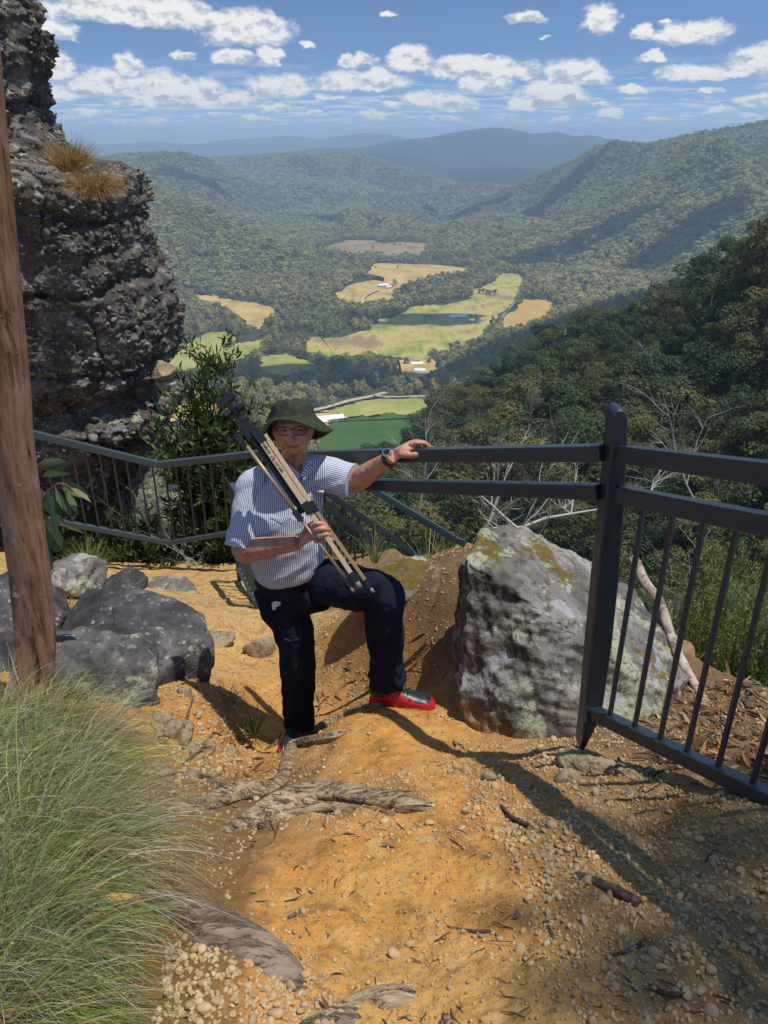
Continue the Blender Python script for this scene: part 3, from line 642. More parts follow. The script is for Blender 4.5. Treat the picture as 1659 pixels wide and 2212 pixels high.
def build_ground():
    ys = np.r_[np.linspace(-2.6, .5, 50)[:-1], np.geomspace(.5, 9.5, 620), np.linspace(10, 30, 40)]
    s = np.linspace(-1, 1, 760); Y, S = np.meshgrid(ys, s, indexing='ij'); X = S * (1.35 + 0.62 * np.maximum(Y, 0)) + 0.05
    Z = gz(X, Y); V = np.stack([X, Y, Z], 2).reshape(-1, 3)
    m, t, b = principled('clay_and_gravel', rough=0.95, spec=0.15)
    co = t.co('Object'); a = t.noise(co, 1.4, 5, 0.6, 0.4); f = t.noise(co, 16, 6, 0.65); g = t.noise(co, 90, 4, 0.7)
    c = t.ramp(a, [(0.36, (0.36, 0.205, 0.075)), (0.50, (0.54, 0.240, 0.058)), (0.62, (0.52, 0.29, 0.085))])
    x, y, z = t.sep(co)
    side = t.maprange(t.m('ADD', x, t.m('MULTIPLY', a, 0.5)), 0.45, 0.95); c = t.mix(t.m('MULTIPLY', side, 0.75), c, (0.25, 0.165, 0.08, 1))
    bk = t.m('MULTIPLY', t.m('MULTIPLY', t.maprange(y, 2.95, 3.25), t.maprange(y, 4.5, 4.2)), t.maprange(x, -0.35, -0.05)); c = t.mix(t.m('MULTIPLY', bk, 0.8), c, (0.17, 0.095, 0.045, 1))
    farm = t.maprange(y, 3.2, 4.6); c = t.mix(t.m('MULTIPLY', farm, 0.6), c, (0.52, 0.36, 0.16, 1))
    c = t.mix(t.m('MULTIPLY', t.maprange(f, 0.52, 0.68), 0.45), c, (0.62, 0.44, 0.20, 1)); c = t.mix(t.m('MULTIPLY', t.maprange(f, 0.45, 0.30), 0.55), c, (0.22, 0.12, 0.045, 1))
    vo = t.new('ShaderNodeTexVoronoi', feature='F1'); t.set(vo.inputs['Vector'], co); vo.inputs['Scale'].default_value = 95
    speck = t.maprange(vo.outputs[0], 0.32, 0.18); sc_ = t.m('GREATER_THAN', t.sep(vo.outputs[1])[0], 0.62)
    c = t.mix(t.m('MULTIPLY', t.m('MULTIPLY', speck, sc_), 0.7), c, t.mix(t.sep(vo.outputs[1])[1], (0.45, 0.36, 0.22, 1), (0.70, 0.60, 0.42, 1)))
    # humus: dark soil on steep and mossy places, under the left grass and beyond the fence
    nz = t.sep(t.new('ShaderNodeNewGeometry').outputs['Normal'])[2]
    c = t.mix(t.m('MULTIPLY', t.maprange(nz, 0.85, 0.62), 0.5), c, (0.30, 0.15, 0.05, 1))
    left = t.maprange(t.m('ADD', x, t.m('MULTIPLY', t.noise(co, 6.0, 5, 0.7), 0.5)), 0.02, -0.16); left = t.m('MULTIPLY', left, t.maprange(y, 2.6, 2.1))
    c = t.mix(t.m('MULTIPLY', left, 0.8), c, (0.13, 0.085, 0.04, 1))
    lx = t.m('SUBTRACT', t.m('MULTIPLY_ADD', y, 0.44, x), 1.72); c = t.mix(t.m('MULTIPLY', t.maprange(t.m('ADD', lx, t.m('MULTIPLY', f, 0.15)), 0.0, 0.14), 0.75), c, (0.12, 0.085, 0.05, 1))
    t.set(b.inputs['Base Color'], c)
    cr_ = t.noise(co, 5.5, 7, 0.75, 0.8); c = t.mix(t.m('MULTIPLY', t.maprange(cr_, 0.50, 0.38), 0.62), c, (0.21, 0.105, 0.038, 1)); c = t.mix(t.m('MULTIPLY', t.maprange(cr_, 0.58, 0.70), 0.4), c, (0.56, 0.40, 0.20, 1)); t.set(b.inputs['Base Color'], c)
    h = t.m('ADD', t.m('MULTIPLY', g, 0.35), t.m('MULTIPLY', t.m('MULTIPLY', speck, sc_), 0.6)); bump(t, b, t.m('ADD', h, t.m('MULTIPLY', f, 1.3)), 0.95, 0.009)
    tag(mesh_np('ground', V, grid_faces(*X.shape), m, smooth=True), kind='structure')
build_ground()
# ---- pebbles
M_PEB, _t, _b = principled('river_pebble', rough=0.8)
_r = _t.new('ShaderNodeObjectInfo').outputs['Random']
_t.set(_b.inputs['Base Color'], _t.mix(_t.m('ADD', _t.m('MULTIPLY', _t.noise(_t.co('Object'), 2.5, 3), 0.5), 0.12), _t.ramp(_r, [(0.0, (0.50, 0.33, 0.14)), (0.25, (0.62, 0.46, 0.25)), (0.45, (0.34, 0.24, 0.13)), (0.6, (0.50, 0.37, 0.20)), (0.72, (0.27, 0.22, 0.16)), (0.85, (0.55, 0.30, 0.10)), (1.0, (0.60, 0.50, 0.33))]), (0.36, 0.23, 0.10, 1)))
_t.nt.nodes['Principled BSDF'].inputs['Roughness'].default_value = 0.85
def ico(sub):
    bm = bmesh.new(); bmesh.ops.create_icosphere(bm, subdivisions=sub, radius=1)
    V = np.array([v.co[:] for v in bm.verts]); F = np.array([[v.index for v in f.verts] for f in bm.faces]); bm.free(); return V, F
ICO = {k: ico(k) for k in (2, 3, 5, 6)}
def pebble_kinds(cname, mat, n=7, seed=0, sub=2):
    c = bpy.data.collections.new(cname)
    for i in range(n):
        V, F = ICO[sub]; V = V.copy(); r = np.random.default_rng(seed + i)
        for _ in range(5):                                  # flatten a few facets: broken gravel
            d = r.normal(size=3); d /= np.linalg.norm(d); k = r.uniform(.55, .85); q = V @ d; V -= np.maximum(0, q - k)[:, None] * d * 0.9
        V *= 1 + 0.12 * vnoise3(V, 1.7, 2, i)[:, None]; V *= (1, r.uniform(.65, .95), r.uniform(.5, .75))
        o = mesh_np('pebble', V, F, mat, smooth=True); COL.objects.unlink(o); c.objects.link(o)
    return c
SG['peb'] = scatter_group(pebble_kinds('pebble_kinds', M_PEB))
def scatter(name, pts, sc, rot, kinds, gk, parent=None):
    me = bpy.data.meshes.new(name); n = len(pts); me.vertices.add(n); me.vertices.foreach_set('co', np.asarray(pts, np.float32).ravel())
    for nm, dt, val in (('sc', 'FLOAT_VECTOR', sc), ('ro', 'FLOAT_VECTOR', rot), ('ki', 'INT', kinds)):
        a = me.attributes.new(nm, dt, 'POINT'); a.data.foreach_set('vector' if dt != 'INT' else 'value', np.asarray(val, np.float32 if dt != 'INT' else np.int32).ravel())
    o = bpy.data.objects.new(name, me); link(o, parent); o.modifiers.new('scatter', 'NODES').node_group = SG[gk]; return o
def gravel():
    r = np.random.default_rng(77); n = 80000
    y = 0.55 + (7.2 - .55) * r.random(n) ** 1.9; x = r.uniform(-1, 1, n) * (0.75 + .55 * y)
    d = poly_dist(x, y); u, v = proj(x, y, gz(x, y, False))
    dens = 0.30 + 0.55 * fbm(x * 1.7, y * 1.7, 3, 90)
    zone = lambda pts, w: in_poly(u, v, pts) * w
    dens += zone([(370,1990),(640,2010),(760,2212),(330,2212)], 1.6) + zone([(930,1600),(1250,1610),(1420,1760),(1659,1800),(1659,2212),(1250,2212),(1060,1800)], .5) + zone([(1040,1780),(1220,1760),(1330,1900),(1180,1960)], 0.9)
    dens += zone([(330,1480),(520,1480),(560,1650),(380,1690)], 0.7) + zone([(1190,1600),(1659,1740),(1659,1900),(1230,1740)], 0.8) + zone([(420,1225),(560,1225),(560,1480),(430,1450)], .5)
    dens -= zone([(560,1800),(1150,1820),(1100,1960),(700,1980),(520,1900)], 0.35) + zone([(660,1600),(950,1560),(1150,1650),(1150,1700),(900,1700)], .25)
    ok = (d < -0.02) & (r.random(n) < np.clip(dens, 0.03, 1)); x, y = x[ok], y[ok]; n = len(x)
    uu, vv = proj(x, y, gz(x, y, False)); big = in_poly(uu, vv, [(340,2030),(600,2060),(700,2212),(300,2212)]) | in_poly(uu, vv, [(1040,1780),(1220,1760),(1330,1900),(1180,1960)]) | in_poly(uu, vv, [(330,1480),(520,1480),(560,1650),(380,1690)])
    s = 0.0024 + 0.0052 * r.random(n) ** 2.0 + 0.012 * (r.random(n) > .965) * r.random(n) + big * .004 * r.random(n) + 0.002 * np.minimum(1, y / 3)
    pts = np.stack([x, y, gz(x, y) + s * 0.25], 1)
    o = scatter('gravel', pts, np.stack([s, s, s], 1), np.stack([r.normal(0, .4, n), r.normal(0, .4, n), r.uniform(0, 6.3, n)], 1), r.integers(0, 7, n), 'peb')
    tag(o, 'loose rounded yellow and white pebbles strewn over the orange clay path', kind='stuff')
gravel()
M_CRUMB, _t, _b = principled('clay_crumb', rough=0.95, spec=0.1)
_t.set(_b.inputs['Base Color'], _t.ramp(_t.m('ADD', _t.m('MULTIPLY', _t.new('ShaderNodeObjectInfo').outputs['Random'], .6), _t.m('MULTIPLY', _t.noise(_t.new('ShaderNodeNewGeometry').outputs['Position'], 2.0, 3), .4)), [(0.2, (0.22, 0.12, 0.045)), (0.45, (0.42, 0.22, 0.06)), (0.62, (0.52, 0.30, 0.10)), (0.8, (0.30, 0.20, 0.10))]))
SG['crumb'] = scatter_group(pebble_kinds('crumb_kinds', M_CRUMB, 6, 90, 2))
def crumbs():
    r = np.random.default_rng(78); n = 60000; y = 0.55 + 4.4 * r.random(n) ** 1.9; x = r.uniform(-1, 1, n) * (0.75 + .5 * y); d = poly_dist(x, y); dens = 0.5 + 0.6 * fbm(x * 2.6, y * 2.6, 3, 96)
    ok = (d < -.03) & (r.random(n) < np.clip(dens, .05, 1)); x, y = x[ok], y[ok]; n = len(x); s = 0.0016 + 0.0045 * r.random(n) ** 3 + .0007 * y
    o = scatter('clay_crumbs', np.stack([x, y, gz(x, y)], 1), np.stack([s, s, s], 1), np.stack([r.normal(0, .6, n), r.normal(0, .6, n), r.uniform(0, 6.3, n)], 1), r.integers(0, 6, n), 'crumb'); tag(o, 'small crumbs of orange clay lying all over the trodden path', kind='stuff')
crumbs()

# ================================================================ rocks
def rock_mat(name, cols, lichen=0.3, moss=0.0, soil=0.0, sc=1.0):
    m, t, b = principled(name, rough=0.92, spec=0.2); co = t.co('Object')
    n = t.noise(co, 3.5 * sc, 7, 0.65, 0.3); n2 = t.noise(co, 22 * sc, 6, 0.7); c = t.ramp(n, cols)
    c = t.mix(t.m('MULTIPLY', t.maprange(n2, 0.5, 0.36), 0.65), c, (0.035, 0.03, 0.028, 1))
    vo = t.new('ShaderNodeTexVoronoi'); t.set(vo.inputs['Vector'], co); vo.inputs['Scale'].default_value = 34 * sc
    sp = t.m('MULTIPLY', t.m('MULTIPLY', t.maprange(t.m('ADD', vo.outputs[0], t.m('MULTIPLY', t.m('SUBTRACT', n2, 0.5), 0.9)), 0.40, 0.25), t.m('GREATER_THAN', t.sep(vo.outputs[1])[0], 0.66)), t.maprange(n, 0.42, 0.55))
    c = t.mix(t.m('MULTIPLY', sp, 0.6), c, t.mix(t.sep(vo.outputs[1])[1], (0.20, 0.16, 0.13, 1), (0.55, 0.50, 0.43, 1)))
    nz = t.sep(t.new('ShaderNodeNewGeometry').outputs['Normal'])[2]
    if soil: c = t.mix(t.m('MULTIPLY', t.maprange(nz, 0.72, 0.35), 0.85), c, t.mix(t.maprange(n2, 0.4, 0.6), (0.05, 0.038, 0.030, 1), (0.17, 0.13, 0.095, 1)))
    if lichen:
        ln = t.m('MULTIPLY', t.maprange(t.noise(co, 4.2 * sc, 5, 0.72, 0.4), 0.62 - 0.2 * lichen, 0.66 - 0.2 * lichen), t.m('MULTIPLY', t.maprange(t.noise(co, 40 * sc, 4, 0.7), 0.38, 0.5), t.maprange(nz, 0.05, 0.55, 0.12, 1.0)))
        c = t.mix(t.m('MULTIPLY', ln, 0.8), c, (0.40, 0.43, 0.27, 1))
        l2 = t.m('MULTIPLY', t.maprange(t.noise(t.vm('ADD', co, (7, 3, 1)), 3.4 * sc, 4, 0.6, 0.3), 0.60, 0.63), t.maprange(nz, 0.0, 0.3)); c = t.mix(t.m('MULTIPLY', l2, min(0.85, lichen * 1.3)), c, (0.42, 0.41, 0.42, 1))
    if moss:
        mo = t.m('MULTIPLY', t.maprange(t.noise(t.vm('ADD', co, (1, 9, 4)), 3.2 * sc, 6, 0.7), 0.56 - 0.12 * moss, 0.60 - 0.12 * moss), t.maprange(nz, 0.45, 0.75))
        c = t.mix(t.m('MULTIPLY', mo, 0.95), c, t.mix(n2, (0.05, 0.05, 0.008, 1), (0.26, 0.16, 0.025, 1)))
    if soil:
        z = t.sep(co)[2]; so_ = t.maprange(t.m('ADD', z, t.m('MULTIPLY', n2, 0.35)), soil + 0.16, soil); c = t.mix(t.m('MULTIPLY', so_, 0.85), c, (0.33, 0.17, 0.055, 1))
    t.set(b.inputs['Base Color'], c)
    bump(t, b, t.m('ADD', t.m('MULTIPLY', n2, 0.9), t.m('MULTIPLY', sp, 0.12)), 1.0, 0.02 / sc); return m
GREY = [(0.3, (0.06, 0.055, 0.05)), (0.5, (0.17, 0.155, 0.14)), (0.66, (0.30, 0.275, 0.245))]
DARKR = [(0.3, (0.035, 0.035, 0.038)), (0.5, (0.10, 0.10, 0.105)), (0.68, (0.24, 0.225, 0.21))]
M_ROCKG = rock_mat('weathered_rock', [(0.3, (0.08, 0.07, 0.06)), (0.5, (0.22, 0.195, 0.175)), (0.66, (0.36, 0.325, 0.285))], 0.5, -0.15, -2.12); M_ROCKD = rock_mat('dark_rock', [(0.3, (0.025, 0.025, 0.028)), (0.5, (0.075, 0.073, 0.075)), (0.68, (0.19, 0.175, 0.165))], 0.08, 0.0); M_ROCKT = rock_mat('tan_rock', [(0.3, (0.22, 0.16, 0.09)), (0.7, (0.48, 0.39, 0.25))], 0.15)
def rock(name, c, dims, seed, mat, rz=0, box=0.0, ry=0, rx=0, sub=5, rough=0.10, cuts=9, label=None, group=None, cat='rock', keep=None):
    V, F = ICO[sub]; V = V.copy(); r = np.random.default_rng(seed)
    if box: V = V / (np.sum(np.abs(V) ** box, axis=1) ** (1 / box))[:, None] * .86
    for _ in range(cuts):
        d = r.normal(size=3); d /= np.linalg.norm(d); k = r.uniform(.55, .82) * (1.25 if box else 1); q = V @ d; V -= np.maximum(0, q - k)[:, None] * d * 0.93
    V *= np.array(dims) / 2 * 1.18
    Mx = np.array(Matrix.Rotation(rz, 3, 'Z') @ Matrix.Rotation(ry, 3, 'Y') @ Matrix.Rotation(rx, 3, 'X')); V = V @ Mx.T
    s = max(dims); nrm = V / np.linalg.norm(V, axis=1)[:, None]
    V += nrm * (vnoise3(V, 2.4 / s, 4, seed, 0.55) * rough * s * 0.7 + vnoise3(V, 13 / s, 4, seed + 3, 0.6) * rough * s * 0.22)[:, None]
    if sub >= 6: V += nrm * (vnoise3(V, 42 / s, 3, seed + 5, 0.6) * 0.006 * s)[:, None]
    o = mesh_np(name, V, F, mat, smooth=True); o.location = c
    tag(o, label, cat, group); return o
rock('rock', P(895, 1262, 3.9), (.80, .42, .34), 31, rock_mat('mossy_rock', [(0.3, (0.12, 0.10, 0.07)), (0.6, (0.42, 0.37, 0.29))], 0.4, 0.9), rz=0.1, label="mossy topped light rock on the dirt bank just behind the man's raised knee")
rock('rock', P(285, 1415, 3.25), (.80, .55, .46), 32, M_ROCKD, rz=-.25, ry=.12, box=5.0, label='large dark block of rock with a pale patch on top, beside the path at left', rough=.07)
rock('rock', P(215, 1485, 2.80), (.56, .42, .50), 33, rock_mat('grey_speckled_rock', [(0.3, (0.04, 0.04, 0.04)), (0.5, (0.12, 0.115, 0.11)), (0.68, (0.28, 0.265, 0.24))], 0.3), rz=.3, box=3.5, label='grey lichen speckled rock between the gum trunk and the large dark block', rough=.11)
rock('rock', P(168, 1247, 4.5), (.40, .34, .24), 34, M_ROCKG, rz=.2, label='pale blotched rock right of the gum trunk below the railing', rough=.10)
rock('rock', P(255, 1262, 4.9), (.34, .3, .18), 35, M_ROCKD, label='low dark rock beside the pale blotched one at the path edge')
rock('rock', P(5, 1345, 3.4), (.6, .5, .42), 36, M_ROCKD, rz=.5, label='dark rock left of the gum trunk at the picture edge')
rock('rock', P(40, 1450, 3.0), (.56, .4, .40), 37, M_ROCKD, rz=.1, label='dark rock directly behind the foot of the gum trunk')
rock('rock', PG(570, 1412) + Vector((0, 0, .05)), (.24, .16, .16), 38, M_ROCKT, rz=.4, sub=3, label='tan angular rock on the path close behind the standing leg', rough=.05)
rock('rock', PG(455, 1375) + Vector((0, 0, -.035)), (.36, .26, .12), 39, M_ROCKT, sub=3, label='flat pale slab set in the path left of the man', rough=.03)
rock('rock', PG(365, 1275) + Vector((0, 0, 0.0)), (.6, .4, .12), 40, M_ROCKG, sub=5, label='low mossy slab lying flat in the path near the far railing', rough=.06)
rock('rock', PG(380, 1590) + Vector((0, 0.0, 0.02)), (.10, .08, .11), 41, M_ROCKT, sub=3, label='cream coloured stone stuck in the orange bank below the dark block', rough=.05)
rock('rock', PG(1280, 1660) + Vector((.0, 0, 0.0)), (.20, .10, .09), 42, M_ROCKT, rz=-.5, label='crumbly yellow rock lump in front of the foot of the fence post', rough=.14)
rock('rock', PG(1345, 1675) + Vector((.0, 0, 0.0)), (.12, .08, .07), 43, M_ROCKT, rz=-.9, label='smaller crumbly rock lump under the low rail', rough=.14)
rock('rock', PG(1225, 1690), (.10, .08, .08), 44, M_ROCKT, label='knobbly brown rock lump left of the yellow one', rough=.14, sub=3)
rock('rock', PG(1170, 1870) + Vector((0, 0, .012)), (.03, .022, .02), 45, M_ROCKD, sub=3, cat='stone', label='small grey squarish stone lying alone on the open clay')
rock('rock', PG(1055, 1685) + Vector((0, 0, .012)), (.05, .035, .035), 46, M_ROCKT, sub=3, cat='stone', label='tan stone lying where the boulder shade meets the sunlit clay')

_r = random.Random(12)
for i in range(34):
    if i < 24: u, v, k = _r.uniform(335, 505), _r.uniform(1500, 1690), _r.uniform(.03, .10)
    else: u, v, k = _r.uniform(1180, 1500), _r.uniform(1640, 1760), _r.uniform(.015, .04)
    rock('stone', PG(u, v) + Vector((0, 0, k * .22)), (k, k * .8, k * .7), 200 + i, M_ROCKT, rz=_r.uniform(0, 3), sub=3, rough=.04, cat='stone', group='stones set in the orange bank' if i < 24 else 'stones under the low rail',
         label='tan stone embedded in the orange bank below the dark block' if i < 24 else 'small tan stone lying below the low rail near the post foot')
# ---- the conglomerate cliff on the left
def cliff():
    out = [(-40,-330),(-10,-150),(18,0),(50,55),(66,120),(50,175),(62,235),(66,262),(92,300),(122,330),(160,348),(225,352),(262,372),(290,378),(306,400),(304,432),(290,462),(284,470),(300,495),(310,540),(322,580),(346,610),(368,660),(372,720),(364,770),(370,810),(386,850),(380,885),(352,925),(345,960),(330,985),(310,1020),(290,1060),(270,1110),(260,1170),(250,1260)]
    D0 = 8.3; pts = [P(u, v, 8.85) for u, v in out]; zs = np.array([p.z for p in pts])[::-1]; xs = np.array([p.x for p in pts])[::-1]
    nz, nt = 560, 620; Z = np.linspace(zs[0], zs[-1], nz); X = np.interp(Z, zs, xs); xc = -4.9
    th = np.linspace(-0.2 * math.pi, 1.2 * math.pi, nt)      # from the back, round the right side, to the front left
    TT, ZZ = np.meshgrid(th, Z, indexing='xy'); a = (X - xc)[:, None]; b = 1.45 + 0.10 * (X - xc)[:, None]
    e = 0.62; ct, st = np.sin(TT), np.cos(TT)                # th=pi/2 -> right, th=pi -> front
    cx = np.sign(ct) * np.abs(ct) ** e; cy = np.sign(st) * np.abs(st) ** e
    V = np.stack([xc + a * cx, D0 + 0.55 + b * cy, ZZ], 2)
    N = np.stack([cx, cy, 0 * cx], 2); N /= np.linalg.norm(N, axis=2)[:, :, None] + 1e-6
    F = V.reshape(-1, 3); Nf = N.reshape(-1, 3)
    lay = fbm(F[:, 2] * 2.3 + 0.25 * F[:, 0], F[:, 0] * .3 + F[:, 1] * .3, 3, 21)
    disp = -0.07 + 0.07 * vnoise3(F, 0.9, 4, 22, 0.55) + 0.04 * lay + 0.05 * vnoise3(F, 3.3, 4, 23, 0.6) + 0.035 * vnoise3(F * np.array([1, 1, 1.7]), 9, 4, 24, .65)
    # a deep hollow low on the face and a slot beside the balanced stone
    disp -= 0.22 * np.exp(-(((F[:, 2] + 2.55) / .18) ** 2)) * np.clip(F[:, 0] + 4.6, 0, 1)
    qq = F[:, 2] * 1.25 + 0.25 * F[:, 0] + 0.35 * vnoise3(F, 0.8, 3, 27); cc = np.abs(qq - np.floor(qq) - .5); disp -= 0.10 * np.exp(-(cc / .045) ** 2); disp += 0.05 * np.sin(np.pi * (qq - np.floor(qq)))
    q2 = F[:, 0] * 1.1 + F[:, 1] * .9 + 0.5 * vnoise3(F, 1.1, 3, 28); c2 = np.abs(q2 - np.floor(q2) - .5); disp -= 0.07 * np.exp(-(c2 / .03) ** 2)
    F = F + Nf * disp[:, None]
    root = empty('rock_outcrop', (-3.8, 8.6, -5)); m = rock_mat('conglomerate', [(0.3, (0.030, 0.025, 0.022)), (0.5, (0.095, 0.080, 0.068)), (0.66, (0.21, 0.18, 0.15))], 0.22, 0.0, sc=0.8)
    o = mesh_np('rock_face', F, grid_faces(nz, nt), m, smooth=True); reparent(o, root)
    tag(root, 'dark pebbly conglomerate rock outcrop towering at the left behind the railing', 'rock outcrop')
    # pebbles standing out of the face
    r = np.random.default_rng(5); k = r.integers(0, len(F), 11500); p = F[k] + Nf[k] * 0.004
    mp, t, b_ = principled('embedded_pebble', rough=0.85); rr = t.new('ShaderNodeObjectInfo').outputs['Random']
    t.set(b_.inputs['Base Color'], t.mix(t.noise(t.co('Object'), 2, 3), t.ramp(rr, [(0, (0.06, 0.055, 0.05)), (0.4, (0.14, 0.125, 0.11)), (0.65, (0.20, 0.19, 0.14)), (0.85, (0.30, 0.27, 0.23)), (1, (0.50, 0.45, 0.40))]), (0.07, 0.065, 0.055, 1)))
    SG['cpeb'] = scatter_group(pebble_kinds('embedded_kinds', mp, 6, 50)); n = len(p)
    s = 0.012 + 0.030 * r.random(n) ** 2 + 0.045 * (r.random(n) > .985)
    q = scatter('embedded_pebbles', p, np.stack([s * 1.15, s, s * .8], 1), np.stack([r.normal(0, .4, n), r.normal(0, .4, n), r.uniform(0, 6.3, n)], 1), r.integers(0, 6, n), 'cpeb')
    reparent(q, root); q['kind'] = 'stuff'
    return F, Nf
CLF, CLN = cliff()
rock('rock', P(350, 800, 8.3), (.28, .24, .19), 61, M_ROCKT, sub=5, rough=.05, label='round tan stone balanced in a slot of the outcrop', group=None)
rock('rock', P(356, 828, 8.3), (.23, .18, .11), 62, rock_mat('white_stone', [(0.3, (0.35, 0.32, 0.28)), (0.6, (0.6, 0.57, 0.52))], 0), sub=3, rough=.05, label='white flat stone wedged just under the balanced tan one')

# ================================================================ railings
M_STEEL, _t, _b = principled('slate_blue_steel', (0.030, 0.045, 0.058), 0.38, 0.0, 0.6)
_n = _t.noise(_t.co('Object'), 14, 5, 0.7); _t.set(_b.inputs['Base Color'], _t.mix(_t.maprange(_n, 0.55, 0.75), (0.020, 0.031, 0.042, 1), (0.036, 0.050, 0.062, 1))); _t.set(_b.inputs['Roughness'], _t.maprange(_n, 0.3, 0.7, 0.30, 0.5))
M_STEELL = principled('faded_steel', (0.050, 0.080, 0.095), 0.42)[0]
def rail_part(root, name, a, b, w, h, mat=None, bev=0.004):
    m = MB(); m.bar(a, b, w, h); return m.build(name, mat or M_STEEL, root, bevel=bev)
def bars(root, r1a, r1b, r2a, r2b, ts, w=0.013, h1=0.025, h2=0.025, mat=None):
    """upright balusters between an upper rail r1 and a lower rail r2"""
    for t in ts:
        p = r1a.lerp(r1b, t); d = (r2b - r2a); s = ((p - r2a).xy.dot(d.xy)) / d.xy.length_squared; q = r2a + d * s
        m = MB(); m.bar(Vector((q.x, q.y, q.z + h2 * .9)), Vector((q.x, q.y, p.z - h1 * .9)), w, w, up=(d.x, d.y, 0)); m.build('baluster', mat or M_STEEL, root, bevel=0.002)
def near_fence():
    root = empty('safety_railing', P(1280, 1600, 2.2)); tag(root, 'dark slate railing in the right foreground with the tall round topped post', 'railing')
    pp = [(1324,905),(1320,960),(1312,1050),(1296,1200),(1276,1400),(1262,1560),(1254,1625),(1262,1625),(1300,1548),(1306,1510),(1322,1400),(1338,1250),(1350,1100),(1356,960),(1358,905)]
    cx, cy = 1341, 905; pp += [(cx + 17 * math.cos(a), cy - 20 * math.sin(a)) for a in np.linspace(0.25, math.pi - .25, 9)]
    f = [P(u, v, 2.14) for u, v in pp]; n = len(f); V = f + [Vector((p.x - .004, p.y + 0.075, p.z)) for p in f]
    F = [tuple(range(n)), tuple(range(2 * n - 1, n - 1, -1))] + [((i + 1) % n, i, i + n, (i + 1) % n + n) for i in range(n)]
    reparent(mesh_np('post', V, F, M_STEEL), root).modifiers.new('b', 'BEVEL').width = 0.005
    ext = lambda a, b, t: a + (b - a) * t
    T0, T1 = P(1335, 979, 2.17), P(1659, 1022, 1.55); M0, M1 = P(1330, 1066, 2.17), P(1659, 1133, 1.55); B0, B1 = P(1278, 1537, 2.15), P(1659, 1722, 1.52)
    for nm, a, b, sz in (('top_rail', T0, T1, (.045, .052)), ('middle_rail', M0, M1, (.045, .052)), ('bottom_rail', B0, B1, (.045, .045))): rail_part(root, nm, a, ext(a, b, 2.2), *sz)
    for nm, a in (('weld_plate', T0), ('weld_plate', M0), ('weld_plate', B0)):
        m = MB(); d = (T1 - T0).normalized(); m.bar(a - d * .004, a + d * .016, .060, .066); m.build(nm, M_STEEL, root, bevel=.003)
    ts = []
    for u in (1333, 1395, 1458, 1526, 1606, 1700, 1810):
        # parameter on the bottom rail where it crosses pixel column u
        best = min(np.linspace(0, 2.1, 400), key=lambda t: abs(proj(*ext(B0, B1, t))[0] - u)); ts.append(best)
    st = ts[4] - ts[3]; ts = ts[:5] + [ts[4] + st * (k + 1) for k in range(12) if ts[4] + st * (k + 1) < 2.1]
    bars(root, M0, ext(M0, M1, 1), B0, B1, ts, w=0.0135)
    e = ext(B0, B1, 2.17); m = MB(); m.bar(Vector((e.x, e.y, e.z - .25)), Vector((e.x, e.y, ext(T0, T1, 2.17).z + .06)), .06, .07, up=(1, 0, 0)); m.build('post', M_STEEL, root, bevel=.004)
    # the two plain rails that run on behind the man
    L0, L1 = P(1304, 978, 2.19), P(690, 985, 3.32); K0, K1 = P(1296, 1062, 2.19), P(690, 1043, 3.32)
    rail_part(root, 'top_rail', L0, ext(L0, L1, 1.08), .045, .052); rail_part(root, 'middle_rail', K0, ext(K0, K1, 1.08), .045, .048)
    return L0, L1
HANDRAIL = near_fence()
